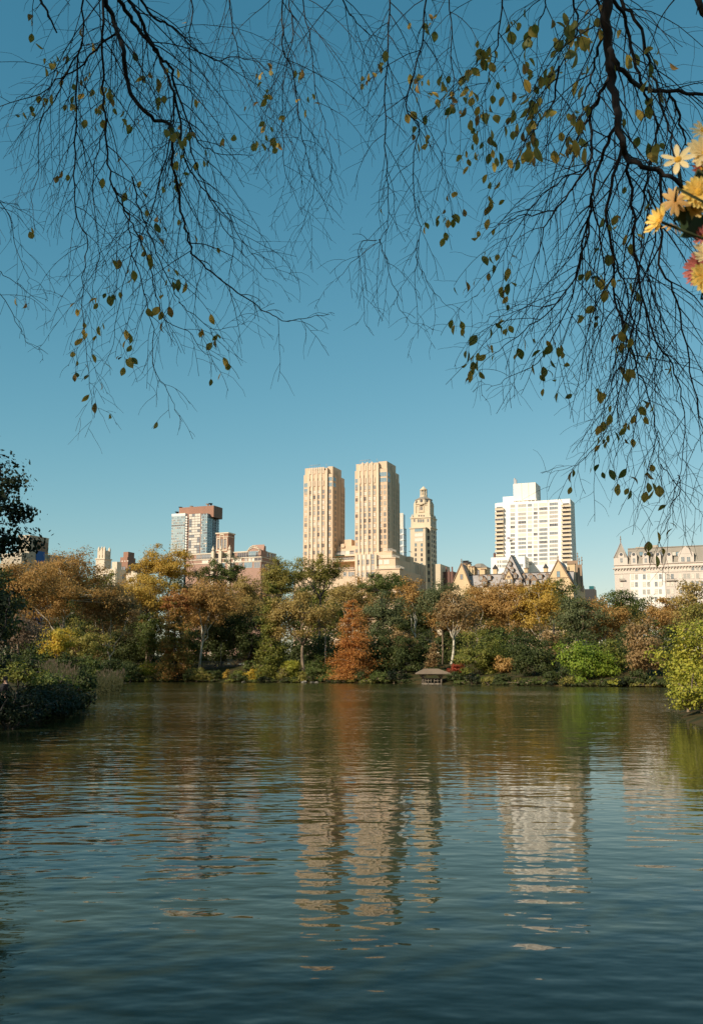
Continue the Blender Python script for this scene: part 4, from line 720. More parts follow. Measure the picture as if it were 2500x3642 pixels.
# ------------------------------------------------------------------ trees
LM = {
 'rust': leaf_mat('rust_leaves', [(0.269,0.140,0.034),(0.448,0.274,0.084),(0.370,0.207,0.056),(0.560,0.370,0.123)]),
 'redrust': leaf_mat('red_rust_leaves', [(0.291,0.101,0.034),(0.403,0.146,0.050),(0.381,0.202,0.056),(0.470,0.269,0.090)]),
 'gold': leaf_mat('golden_leaves', [(0.336,0.202,0.034),(0.538,0.336,0.056),(0.426,0.291,0.050),(0.582,0.403,0.095)]),
 'brown': leaf_mat('brown_leaves', [(0.202,0.123,0.050),(0.347,0.230,0.095),(0.280,0.179,0.073),(0.426,0.297,0.123)]),
 'tan': leaf_mat('tan_leaves', [(0.258,0.185,0.050),(0.403,0.286,0.090),(0.325,0.241,0.067),(0.470,0.325,0.106)]),
 'olive': leaf_mat('olive_leaves', [(0.123,0.129,0.025),(0.224,0.207,0.043),(0.302,0.252,0.056),(0.370,0.280,0.067)]),
 'olivegreen': leaf_mat('olive_green_leaves', [(0.090,0.112,0.020),(0.157,0.174,0.031),(0.224,0.218,0.040),(0.280,0.241,0.050)]),
 'green': leaf_mat('green_leaves', [(0.056,0.081,0.018),(0.095,0.129,0.027),(0.140,0.162,0.038),(0.190,0.185,0.045)]),
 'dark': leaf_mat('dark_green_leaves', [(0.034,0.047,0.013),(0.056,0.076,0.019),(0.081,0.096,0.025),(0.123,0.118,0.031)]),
 'shade_dark': leaf_mat('shade_darkened_leaves', [(0.009,0.015,0.006),(0.016,0.025,0.009),(0.022,0.031,0.011),(0.034,0.040,0.013)]),  # near-black tone: heavy shade is put into the leaf colour itself
 'grey': leaf_mat('grey_green_leaves', [(0.095,0.112,0.047),(0.151,0.174,0.069),(0.123,0.140,0.056),(0.202,0.202,0.078)]),
 'bright': leaf_mat('bright_green_leaves', [(0.101,0.162,0.018),(0.179,0.263,0.027),(0.246,0.314,0.034),(0.336,0.358,0.050)]),
 'lime': leaf_mat('yellow_green_leaves', [(0.157,0.185,0.025),(0.302,0.308,0.036),(0.414,0.370,0.047),(0.482,0.403,0.073)], trans=.35),
 'orange': leaf_mat('orange_needles', [(.32,.118,.032),(.48,.195,.048),(.52,.25,.062),(.40,.235,.06)], patch=.16),
 'cypgreen': leaf_mat('bronzing_needles', [(0.146,0.140,0.029),(0.235,0.190,0.040),(0.381,0.190,0.050),(0.470,0.190,0.056)], patch=.12),
 'red': leaf_mat('red_leaves', [(0.269,0.034,0.022),(0.403,0.062,0.036),(0.358,0.123,0.045),(0.291,0.168,0.056)], patch=.4),
 'yellow': leaf_mat('yellow_leaves', [(0.403,0.246,0.028),(0.582,0.381,0.039),(0.493,0.392,0.050),(0.291,0.280,0.045)], patch=.4),
 'bare': leaf_mat('withered_leaves', [(0.146,0.101,0.062),(0.246,0.168,0.101),(0.190,0.129,0.084),(0.302,0.207,0.123)]),
}
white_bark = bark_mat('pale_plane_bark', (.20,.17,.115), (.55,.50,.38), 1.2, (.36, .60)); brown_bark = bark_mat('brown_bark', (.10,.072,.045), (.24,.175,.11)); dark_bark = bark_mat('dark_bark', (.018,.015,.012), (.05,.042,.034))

def leaf_cloud(name, P, Nrm, size, mat, rng, aspect=0.62):
    """one small bent-free leaf face per point; P, Nrm (n,3), size (n,)"""
    n = len(P); r = rng.normal(size=(n, 3)); T = np.cross(Nrm, r); T /= np.linalg.norm(T, axis=1, keepdims=True)+1e-9; Bt = np.cross(Nrm, T)
    s = size[:, None]; a = T*s*.5; b = Bt*s*.5*aspect
    V = np.empty((n, 4, 3)); V[:, 0] = P-a; V[:, 1] = P-b+a*.15; V[:, 2] = P+a; V[:, 3] = P+b+a*.15
    return np_mesh(name, V.reshape(-1, 3), np.arange(4*n).reshape(-1, 4), mat)

def bez(a, c, b, n):
    t = np.linspace(0, 1, n)[:, None]; return (1-t)**2*a+2*t*(1-t)*c+t*t*b

def crown_clumps(rng, kind, rx, ry, rz, rc):
    K = int(np.clip(3.6*(rx*rz)/(rc*rc), 18, 190))
    lob = rng.normal(size=(14, 3)); lob /= np.linalg.norm(lob, axis=1, keepdims=True); la = rng.uniform(-.40, .34, 14)
    C = []
    while len(C) < K:
        d = rng.normal(size=3); d /= np.linalg.norm(d)
        rad = (rng.random()**.42)*(1+sum(la[i]*max(0, d @ lob[i])**7 for i in range(14)))*(.92 if rng.random() > .12 else 1.12)
        if kind == 'plane' and d[2] < -.25 and rng.random() < .75: continue
        if kind == 'shrub' and d[2] < -.75: continue
        p = d*rad; p[2] = p[2] if p[2] > 0 else p[2]*.95
        C.append(p*np.array([rx, ry, rz]))
    return np.array(C)

CNT = [0]
def make_tree(name, label, cat, group, kind, xc, top, bot, hw, Y, leaf, bark, seed, trunk_px=None, leafs=0.50, dens=1.0, base_py=None, tr=None, fork=None, ry=None, gaps=0.0):
    rng = np.random.default_rng(seed)
    if kind in ('plane', 'broad') and Y > 150: hw *= 1.13; bot += 18 if kind == 'plane' else 6
    c = at(xc, (top+bot)/2, Y); rx = hw/FPX*Y*1.0; rz = abs(at(xc, top, Y)[2]-at(xc, bot, Y)[2])/2; ryy = ry if ry else max(2.0, rx*.8)
    bx = at(trunk_px if trunk_px else xc, HOR, Y)[0]; gzv = gz(bx, Y)
    base = np.array([bx, Y, gzv]); root = empty(name, tuple(base)); tag(root, label, cat, group)
    cl = c-base; H = cl[2]+rz
    if kind == 'cypress': return cypress(root, rng, cl, rx, rz, leaf, bark, leafs, dens, H)
    rc = (0.17*min(rx, rz)+.5) if kind != 'shrub' else .22*min(rx, rz)+.15
    C = crown_clumps(rng, kind, rx, ryy, rz, rc)+cl
    C = C[C[:, 2] > (.15 if kind == 'shrub' else .4)]
    N = int(dens*(5.6 if kind != 'shrub' else 7.5)*(rx*rz*math.pi)/(leafs*leafs*.33)); per = max(6, N//len(C))
    P = []; Nn = []
    for p in C:
        k = int(per*rng.uniform(.5, 1.5)*(1 if rng.random() > gaps else .25)); d = rng.normal(size=(k, 3)); d /= np.linalg.norm(d, axis=1, keepdims=True)
        r = rng.random((k, 1))**.5*np.where(rng.random((k, 1)) < .12, 1.5, 1.0); sc = rc*rng.uniform(.75, 1.5); q = p+d*r*sc*np.array([1.15, 1.15, .72]); P.append(q)
        ou = (q-cl)/np.array([rx, ryy, rz]); ou /= np.linalg.norm(ou, axis=1, keepdims=True)+1e-6; o = d*.55+ou*.55+rng.normal(size=(k, 3))*.5+np.array([0, 0, .3]); Nn.append(o/np.linalg.norm(o, axis=1, keepdims=True))
    P = np.concatenate(P); Nn = np.concatenate(Nn); keep = P[:, 2] > .05; P, Nn = P[keep], Nn[keep]
    link('crown', leaf_cloud('crown', P, Nn, leafs*(.45+.95*rng.random(len(P))**1.4), LM[leaf], rng), root)
    # trunk, limbs and twigs reach the leaf clumps
    mb = MB(); tr = .72*tr if tr else max(.10, H*.011)
    fk = np.array([cl[0]*.35, cl[1]*.35, fork if fork else max(.6 if kind == 'shrub' else 1.5, (cl[2]-rz)*.9+.12*rz)])
    if kind == 'shrub': fk = np.array([0, 0, .15])
    wob = rng.normal(size=3)*.06*H; wob[2] = 0
    tp = bez(np.array([0, 0, -.4]), fk*.5+wob*.5, fk, 6); mb.tube(tp, np.linspace(tr*1.25, tr*.85, 6), 8)
    order = rng.permutation(len(C)); prim = []
    npri = 5 if kind == 'plane' else 6
    tops = [i for i in order if C[i][2] > cl[2]-.3*rz][:npri] or list(order[:npri])
    for i in tops:
        e = C[i]; mid = fk+(e-fk)*.45+np.array([(e-fk)[0]*.10, (e-fk)[1]*.1, .12*H*rng.uniform(-.3, .5)]); L_ = bez(fk-np.array([0, 0, rng.random()*.15*fk[2]]), mid, e, 9)
        L_[1:-1] += rng.normal(size=(7, 3))*.012*H; mb.tube(L_, np.linspace(tr*.62, .05, 9), 6); prim.append(L_)
    allp = np.concatenate([l[2:] for l in prim])
    for i in order:
        if i in tops: continue
        e = C[i]; dd = np.linalg.norm(allp-e, axis=1)+np.maximum(0, allp[:, 2]-e[2])*.6; s = allp[int(np.argmin(dd))]
        L_ = bez(s, s+(e-s)*.5+np.array([0, 0, .05*H*rng.uniform(-.5, 1)])+rng.normal(size=3)*.02*H, e, 5); mb.tube(L_, np.linspace(tr*.26+.02, .03, 5), 4, cap=False)
    mb.build('trunk', bark, root)
    return root

def cypress(root, rng, cl, rx, rz, leaf, bark, leafs, dens, H):
    """conical, tiered crown: sprays that sweep outward from a single straight stem"""
    mb = MB(); P = []; Nn = []; z0 = max(.3, cl[2]-rz); n_t = int(H/1.15)
    ax = cl[:2]
    for k in range(n_t):
        t = (k+rng.uniform(-.3, .3))/n_t; t = min(max(t, 0), .985); z = z0+(H-z0)*t
        R = rx*(1-t)**.62*(.62+.5*rng.random()) if t < .85 else rx*(1-t)**.6*.9
        nb = int(6+6*(1-t))
        for j in range(nb):
            a = rng.uniform(0, 2*math.pi); r = R*rng.uniform(.55, 1.12)+.25; tip = np.array([ax[0]*t+r*math.cos(a), ax[1]*t+r*math.sin(a), z-.10*r+rng.normal()*.25]); s = np.array([ax[0]*t, ax[1]*t, z-.1*r-.1])
            mb.tube([s, (s+tip)/2+np.array([0, 0, .12*r]), tip], [.07*(1-t)+.03, .05, .02], 4, cap=False)
            m_ = max(5, int(dens*13*r/leafs*(.8+.4*rng.random()))); u = rng.random((m_, 1))**.6
            q = s+(tip-s)*u+rng.normal(size=(m_, 3))*np.array([.16*r+.12, .16*r+.12, .10*r+.10])*u**.5
            P.append(q); o = rng.normal(size=(m_, 3))*.8+np.array([math.cos(a)*.4, math.sin(a)*.4, .8]); Nn.append(o/np.linalg.norm(o, axis=1, keepdims=True))
    P = np.concatenate(P); Nn = np.concatenate(Nn); keep = P[:, 2] > .05; P, Nn = P[keep], Nn[keep]
    link('crown', leaf_cloud('crown', P, Nn, leafs*rng.uniform(.6, 1.3, len(P)), LM[leaf], rng), root)
    mb.tube([(0, 0, -.4), (ax[0]*.5, ax[1]*.5, H*.5), (ax[0], ax[1], H*.97)], [H*.02, H*.012, .03], 8); mb.build('trunk', bark, root)
    return root

FARG = 'trees on the far bank'; SHG = 'shrubs along the far shore'
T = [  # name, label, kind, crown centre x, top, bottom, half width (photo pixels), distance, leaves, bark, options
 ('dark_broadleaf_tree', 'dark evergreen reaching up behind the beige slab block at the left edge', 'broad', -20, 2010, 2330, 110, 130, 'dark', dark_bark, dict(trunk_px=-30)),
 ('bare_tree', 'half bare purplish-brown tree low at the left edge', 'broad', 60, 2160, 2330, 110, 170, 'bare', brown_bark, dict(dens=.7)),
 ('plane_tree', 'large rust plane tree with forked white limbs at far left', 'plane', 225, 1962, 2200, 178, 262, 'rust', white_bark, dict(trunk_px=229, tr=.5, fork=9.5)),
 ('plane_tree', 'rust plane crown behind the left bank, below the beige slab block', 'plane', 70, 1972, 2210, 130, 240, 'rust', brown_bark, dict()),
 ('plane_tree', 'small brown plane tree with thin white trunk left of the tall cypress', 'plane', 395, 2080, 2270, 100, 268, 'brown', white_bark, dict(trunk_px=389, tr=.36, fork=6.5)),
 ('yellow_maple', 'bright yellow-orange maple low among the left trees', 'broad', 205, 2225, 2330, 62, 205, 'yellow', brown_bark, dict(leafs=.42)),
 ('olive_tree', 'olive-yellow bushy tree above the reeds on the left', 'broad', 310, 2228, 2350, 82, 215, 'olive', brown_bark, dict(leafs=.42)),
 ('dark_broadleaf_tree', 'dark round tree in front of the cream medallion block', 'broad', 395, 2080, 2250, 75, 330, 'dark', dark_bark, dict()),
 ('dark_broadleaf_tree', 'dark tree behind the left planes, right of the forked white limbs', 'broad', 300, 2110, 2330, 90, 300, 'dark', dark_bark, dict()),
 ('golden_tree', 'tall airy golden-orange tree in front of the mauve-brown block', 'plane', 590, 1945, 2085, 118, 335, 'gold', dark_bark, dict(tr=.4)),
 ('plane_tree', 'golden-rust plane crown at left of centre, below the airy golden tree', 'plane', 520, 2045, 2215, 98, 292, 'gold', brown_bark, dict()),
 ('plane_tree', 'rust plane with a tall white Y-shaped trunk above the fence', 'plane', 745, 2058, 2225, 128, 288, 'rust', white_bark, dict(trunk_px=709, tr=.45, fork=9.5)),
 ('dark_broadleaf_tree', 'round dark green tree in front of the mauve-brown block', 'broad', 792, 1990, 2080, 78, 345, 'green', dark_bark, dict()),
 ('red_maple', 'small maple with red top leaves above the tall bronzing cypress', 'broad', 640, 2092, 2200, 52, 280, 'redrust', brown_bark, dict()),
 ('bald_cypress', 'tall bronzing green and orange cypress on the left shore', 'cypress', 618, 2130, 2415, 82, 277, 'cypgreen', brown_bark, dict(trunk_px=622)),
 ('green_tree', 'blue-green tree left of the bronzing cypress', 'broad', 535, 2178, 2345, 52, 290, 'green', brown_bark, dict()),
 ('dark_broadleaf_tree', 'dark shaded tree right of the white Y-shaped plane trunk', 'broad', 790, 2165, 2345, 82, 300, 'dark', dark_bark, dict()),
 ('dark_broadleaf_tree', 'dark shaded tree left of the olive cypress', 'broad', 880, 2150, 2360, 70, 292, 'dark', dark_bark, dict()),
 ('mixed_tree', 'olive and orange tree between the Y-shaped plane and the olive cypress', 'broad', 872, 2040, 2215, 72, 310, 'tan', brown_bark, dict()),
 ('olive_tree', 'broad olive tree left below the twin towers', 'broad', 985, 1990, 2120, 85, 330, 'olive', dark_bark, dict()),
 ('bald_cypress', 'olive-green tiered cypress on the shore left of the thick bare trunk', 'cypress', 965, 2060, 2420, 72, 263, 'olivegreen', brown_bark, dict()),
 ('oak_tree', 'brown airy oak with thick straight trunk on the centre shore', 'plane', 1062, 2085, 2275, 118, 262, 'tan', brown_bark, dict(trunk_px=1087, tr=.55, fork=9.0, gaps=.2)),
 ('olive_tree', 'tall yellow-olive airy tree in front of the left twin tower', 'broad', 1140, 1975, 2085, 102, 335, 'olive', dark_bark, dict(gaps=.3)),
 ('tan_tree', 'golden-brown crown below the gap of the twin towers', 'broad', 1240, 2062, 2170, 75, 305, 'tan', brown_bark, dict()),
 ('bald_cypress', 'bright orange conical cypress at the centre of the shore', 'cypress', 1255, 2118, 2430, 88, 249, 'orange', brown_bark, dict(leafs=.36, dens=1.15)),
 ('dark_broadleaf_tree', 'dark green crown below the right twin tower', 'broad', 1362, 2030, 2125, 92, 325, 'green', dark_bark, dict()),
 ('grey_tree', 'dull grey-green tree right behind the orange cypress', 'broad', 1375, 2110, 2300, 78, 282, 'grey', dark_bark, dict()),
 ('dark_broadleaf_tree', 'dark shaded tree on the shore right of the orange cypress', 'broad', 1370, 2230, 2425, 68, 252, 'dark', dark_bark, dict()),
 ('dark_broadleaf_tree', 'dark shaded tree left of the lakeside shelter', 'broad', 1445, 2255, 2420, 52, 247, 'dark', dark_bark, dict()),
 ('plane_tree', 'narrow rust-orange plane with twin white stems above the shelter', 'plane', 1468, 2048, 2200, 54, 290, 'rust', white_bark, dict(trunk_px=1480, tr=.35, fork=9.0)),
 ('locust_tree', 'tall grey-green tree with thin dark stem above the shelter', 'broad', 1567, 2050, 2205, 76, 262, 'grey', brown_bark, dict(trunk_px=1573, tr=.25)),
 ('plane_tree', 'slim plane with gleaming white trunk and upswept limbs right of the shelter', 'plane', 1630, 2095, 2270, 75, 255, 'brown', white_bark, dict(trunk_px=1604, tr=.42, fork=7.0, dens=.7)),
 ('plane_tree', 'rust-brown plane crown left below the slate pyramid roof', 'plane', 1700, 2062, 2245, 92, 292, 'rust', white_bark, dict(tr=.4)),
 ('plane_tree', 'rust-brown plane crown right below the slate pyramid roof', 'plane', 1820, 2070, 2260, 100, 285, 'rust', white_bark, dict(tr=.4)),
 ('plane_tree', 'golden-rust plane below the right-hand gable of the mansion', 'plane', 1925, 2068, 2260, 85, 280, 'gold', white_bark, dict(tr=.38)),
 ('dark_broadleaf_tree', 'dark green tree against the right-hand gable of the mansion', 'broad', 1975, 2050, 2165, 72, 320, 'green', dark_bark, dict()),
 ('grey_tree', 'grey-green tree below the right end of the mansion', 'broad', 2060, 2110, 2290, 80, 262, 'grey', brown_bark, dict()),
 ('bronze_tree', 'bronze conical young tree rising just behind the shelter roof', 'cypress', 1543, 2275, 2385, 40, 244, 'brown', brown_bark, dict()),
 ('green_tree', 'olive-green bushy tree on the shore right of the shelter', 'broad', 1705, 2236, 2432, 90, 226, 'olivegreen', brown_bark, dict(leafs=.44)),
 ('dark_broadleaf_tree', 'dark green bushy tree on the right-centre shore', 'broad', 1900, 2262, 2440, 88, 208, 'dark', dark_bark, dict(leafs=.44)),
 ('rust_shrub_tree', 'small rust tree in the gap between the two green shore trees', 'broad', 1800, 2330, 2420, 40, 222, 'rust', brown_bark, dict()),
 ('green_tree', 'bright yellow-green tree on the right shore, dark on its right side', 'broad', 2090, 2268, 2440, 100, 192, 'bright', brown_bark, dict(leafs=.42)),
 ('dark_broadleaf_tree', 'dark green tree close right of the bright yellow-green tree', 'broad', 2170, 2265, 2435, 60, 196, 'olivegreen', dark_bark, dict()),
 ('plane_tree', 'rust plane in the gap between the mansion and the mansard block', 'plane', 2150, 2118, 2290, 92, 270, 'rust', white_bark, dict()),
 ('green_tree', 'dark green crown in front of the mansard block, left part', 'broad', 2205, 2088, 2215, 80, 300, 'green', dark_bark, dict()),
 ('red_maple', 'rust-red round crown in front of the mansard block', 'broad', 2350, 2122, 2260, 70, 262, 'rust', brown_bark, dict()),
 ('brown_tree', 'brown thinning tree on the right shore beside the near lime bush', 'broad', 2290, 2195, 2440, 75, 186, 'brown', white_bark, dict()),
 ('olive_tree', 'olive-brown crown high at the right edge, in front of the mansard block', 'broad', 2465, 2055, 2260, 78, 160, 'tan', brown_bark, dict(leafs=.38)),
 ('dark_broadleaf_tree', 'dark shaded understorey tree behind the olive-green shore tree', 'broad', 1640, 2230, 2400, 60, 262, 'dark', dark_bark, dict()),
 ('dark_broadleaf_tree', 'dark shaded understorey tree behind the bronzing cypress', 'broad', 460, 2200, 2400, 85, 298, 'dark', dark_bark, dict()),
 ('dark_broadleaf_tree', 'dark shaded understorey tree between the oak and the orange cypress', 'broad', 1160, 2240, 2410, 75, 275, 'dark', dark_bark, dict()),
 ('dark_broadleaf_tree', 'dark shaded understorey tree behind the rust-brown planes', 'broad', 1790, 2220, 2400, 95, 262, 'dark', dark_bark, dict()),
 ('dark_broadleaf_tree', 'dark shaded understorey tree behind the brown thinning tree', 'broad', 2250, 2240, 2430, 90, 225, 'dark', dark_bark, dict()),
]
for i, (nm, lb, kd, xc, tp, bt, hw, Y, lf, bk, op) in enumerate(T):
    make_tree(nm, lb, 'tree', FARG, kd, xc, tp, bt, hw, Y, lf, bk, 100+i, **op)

# second rows: crowns behind the tall trees and gloomy understorey beneath them
rb = np.random.default_rng(5)
MARK = [(60, 'the far-left brown tree'), (229, 'the forked white plane'), (389, 'the thin white plane trunk'), (530, 'the blue-green tree'), (622, 'the bronzing cypress'), (709, 'the Y-shaped white plane'), (872, 'the olive and orange tree'), (965, 'the olive cypress'), (1087, 'the thick bare oak trunk'),
        (1255, 'the orange cypress'), (1375, 'the dull grey-green tree'), (1480, 'the twin-stemmed plane'), (1604, 'the gleaming white trunk'), (1705, 'the olive-green shore tree'), (1900, 'the dark right-centre tree'), (2090, 'the bright yellow-green tree'), (2290, 'the brown thinning tree'), (2465, 'the right-edge crown')]
USED = set()
def where(px, pre):
    """a place in words: next to the nearest tree one can find"""
    for m in sorted(MARK, key=lambda m: abs(m[0]-px)):
        d = px-m[0]; rel = ['behind', 'left behind', 'right behind'] if abs(d) < 22 else (['left behind', 'well left behind'] if d < 0 else ['right behind', 'well right behind'])
        for r in rel:
            lab = pre+' '+r+' '+m[1]
            if lab not in USED: USED.add(lab); return lab
    return pre
HUE = {'olive': 'olive', 'rust': 'rust-brown', 'green': 'green', 'olivegreen': 'olive-green', 'dark': 'dark green', 'tan': 'golden-brown', 'brown': 'brown', 'shade_dark': 'shade-dark'}
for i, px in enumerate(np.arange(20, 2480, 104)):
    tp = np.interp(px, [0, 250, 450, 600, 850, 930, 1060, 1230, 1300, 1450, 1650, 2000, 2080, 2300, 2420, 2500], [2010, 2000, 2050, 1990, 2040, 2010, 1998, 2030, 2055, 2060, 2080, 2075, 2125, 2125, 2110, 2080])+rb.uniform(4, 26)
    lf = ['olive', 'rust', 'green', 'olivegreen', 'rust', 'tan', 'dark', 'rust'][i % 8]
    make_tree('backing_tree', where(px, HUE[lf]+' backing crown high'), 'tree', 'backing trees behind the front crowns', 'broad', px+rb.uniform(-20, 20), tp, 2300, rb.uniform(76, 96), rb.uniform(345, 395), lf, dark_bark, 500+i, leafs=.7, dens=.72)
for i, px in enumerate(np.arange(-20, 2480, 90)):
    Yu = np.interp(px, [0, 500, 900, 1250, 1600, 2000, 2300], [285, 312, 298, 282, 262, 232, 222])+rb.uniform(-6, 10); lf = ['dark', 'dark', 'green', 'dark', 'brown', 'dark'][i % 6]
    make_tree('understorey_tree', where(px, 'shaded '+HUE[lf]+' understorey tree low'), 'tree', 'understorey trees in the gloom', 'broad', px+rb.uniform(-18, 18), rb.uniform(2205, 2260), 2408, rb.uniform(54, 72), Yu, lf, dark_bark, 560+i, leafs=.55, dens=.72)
S = [  # shrubs at the water's edge
 ('shrub', 'yellow-green shrub on the left shore below the bronzing cypress', 525, 2350, 2422, 42, 283, 'lime'),
 ('shrub', 'pale olive shrub at the foot of the bronzing cypress', 600, 2378, 2424, 34, 276, 'olive'),
 ('shrub', 'dark green shrub on the shore below the fence', 700, 2375, 2426, 45, 272, 'dark'),
 ('shrub', 'dark shrub below the yellow-jacketed walker', 765, 2378, 2426, 40, 271, 'dark'),
 ('shrub', 'small rusty shrub below the fence', 806, 2378, 2420, 11, 269, 'gold'),
 ('shrub', 'low pale green shrub left of the olive cypress', 850, 2382, 2430, 36, 266, 'olivegreen'),
 ('shrub', 'low golden shrub at the left foot of the olive cypress', 905, 2378, 2430, 34, 264, 'yellow'),
 ('shrub', 'dark green shrub at the right end of the fence', 888, 2350, 2390, 26, 280, 'green'),
 ('shrub', 'leafy lime shrub just left of the thick bare trunk', 1035, 2335, 2430, 36, 259, 'lime'),
 ('shrub', 'green rounded shrub right of the thick bare trunk', 1135, 2340, 2432, 52, 253, 'green'),
 ('shrub', 'low olive shrub under the thick bare trunk', 1085, 2385, 2432, 28, 254, 'olive'),
 ('shrub', 'olive shrub at the left foot of the orange cypress', 1195, 2365, 2432, 30, 251, 'olivegreen'),
 ('red_shrub', 'crimson shrub beside the shelter roof', 1627, 2358, 2400, 36, 229, 'red'),
 ('shrub', 'dark shrub under the crimson shrub', 1625, 2392, 2436, 34, 226, 'dark'),
 ('shrub', 'low bright-tipped shrub on the shore below the olive-green tree', 1690, 2402, 2437, 44, 216, 'green'),
 ('shrub', 'dark low shrub on the shore right of the olive-green tree', 1780, 2395, 2440, 36, 207, 'dark'),
 ('shrub', 'dark low shrub below the dark green right-centre tree', 1960, 2385, 2442, 44, 196, 'dark'),
 ('shrub', 'lime shrub hanging over the water below the bright green tree', 2060, 2405, 2444, 28, 187, 'bright'),
 ('shrub', 'second lime shrub over the water, right of the bright green tree', 2190, 2412, 2446, 32, 182, 'lime'),
 ('shrub', 'dark shrub in the shaded right corner of the far shore', 2290, 2395, 2448, 60, 180, 'dark'),
 ('shrub', 'dark shrub in the shade behind the shelter', 1550, 2370, 2425, 60, 240, 'dark'),
 ('shrub', 'dark shrub right of the orange cypress foot', 1345, 2385, 2432, 48, 246, 'dark'),
 ('shrub', 'dark shrub left of the shelter', 1430, 2390, 2433, 42, 240, 'dark'),
]
for i, (nm, lb, xc, tp, bt, hw, Y, lf) in enumerate(S):
    make_tree(nm, lb, 'shrub', SHG, 'shrub', xc, tp, bt, hw, Y, lf, brown_bark, 300+i, leafs=.34, dens=1.0)
bank = np.array([(-64,276),(-60,281),(-45,273),(-26,262),(-14,254),(0,245),(10,236),(22,219),(31,203),(40,188),(49,181),(57,174)], float)
for i in range(56):
    t = (i+rb.uniform(.2, .8))/56*(len(bank)-1); j = int(t); q = bank[j]+(bank[j+1]-bank[j])*(t-j); d_ = bank[j+1]-bank[j]; nn = np.array([d_[1], -d_[0]])/np.linalg.norm(d_); nn = nn if nn[1] > 0 else -nn
    q = q+nn*rb.uniform(-.2, .9); px_, py_, _ = proj((q[0], q[1], .3)); h_ = .9+3.4*rb.random()**2
    if 1455 < px_ < 1605: continue
    lf = ['dark', 'green', 'shade_dark', 'dark', 'olive', 'dark', 'olivegreen'][i % 7]; lb = where(px_, 'low '+HUE[lf]+' bank shrub at the waterline').replace(' left behind', ' left of').replace(' right behind', ' right of').replace(' behind', ' below')
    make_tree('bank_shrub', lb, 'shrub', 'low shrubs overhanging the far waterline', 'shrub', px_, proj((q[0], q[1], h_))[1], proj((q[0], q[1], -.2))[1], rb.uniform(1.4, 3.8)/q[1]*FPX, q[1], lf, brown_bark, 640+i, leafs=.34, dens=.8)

# pale rocks at the water's edge
rock_m = wall_mat('pale_rock', (.17,.155,.125), var=.3, fine=2.5)
for i, px_ in enumerate((1083, 1112, 1128, 868)):
    Yr = 252.0 if px_ > 1000 else (263 if px_ < 900 else 260); x_ = at(px_, HOR, Yr)[0]
    while gz(x_, Yr) > .05: Yr -= .3
    mb = MB(); rg = np.random.default_rng(900+i); nu, nv = 7, 5; s_ = (.62, .5, .4, .4)[i]; J = rg.uniform(.75, 1.2, (nv+1, nu))
    f = lambda a, b_: (1.5*s_*J[a, b_ % nu]*math.sin(math.pi*a/nv)*math.cos(2*math.pi*b_/nu), s_*J[a, b_ % nu]*math.sin(math.pi*a/nv)*math.sin(2*math.pi*b_/nu), .75*s_*math.cos(math.pi*a/nv)*(J[a, b_ % nu] if 0 < a < nv else 1))
    for a in range(nv):
        for b_ in range(nu): mb.quad(f(a, b_), f(a+1, b_), f(a+1, b_+1), f(a, b_+1))
    o_ = mb.build('rock', rock_m, None, (x_, Yr, .12)); tag(o_, ['largest grey rock at the waterline, straight below the thick bare oak trunk', 'middle one of the three grey rocks below the oak', 'smallest grey rock at the waterline, right of the oak', 'lone grey rock at the waterline left of the olive cypress'][i], 'rock', 'rocks at the far waterline')

# near banks, left and right
NB = 'foliage on the near banks'
make_tree('lime_bush', 'large sunlit yellow-green bush leaning over the water at the right edge', 'bush', NB, 'broad', 2500, 2165, 2545, 150, 60, 'lime', brown_bark, 401, leafs=.19, dens=.72, ry=2.4)
make_tree('lime_bush', 'low yellow-green bush trailing in the water below the large right-edge bush', 'bush', NB, 'shrub', 2490, 2400, 2556, 112, 56, 'lime', brown_bark, 402, leafs=.17, dens=.55, ry=1.8)
make_tree('lime_bush', 'middle lime bush between the tall and the trailing right-edge bushes', 'bush', NB, 'shrub', 2440, 2300, 2480, 90, 62, 'lime', brown_bark, 410, leafs=.19, dens=.55, ry=1.8)
make_tree('olive_bush', 'olive-gold tall bush behind the large right-edge bush', 'bush', NB, 'broad', 2490, 2130, 2420, 85, 92, 'olive', brown_bark, 403, leafs=.26, dens=.6)
make_tree('dark_tree', 'dark backlit tree leaning in at the left edge', 'tree', NB, 'broad', -82, 1568, 2025, 198, 44, 'shade_dark', dark_bark, 404, leafs=.22, dens=1.35, trunk_px=-190, ry=3.0)
make_tree('dark_tree', 'dark lower tree mass at the left edge below the leaning dark tree', 'tree', NB, 'broad', -40, 1960, 2400, 135, 62, 'shade_dark', dark_bark, 405, leafs=.26, dens=.55)
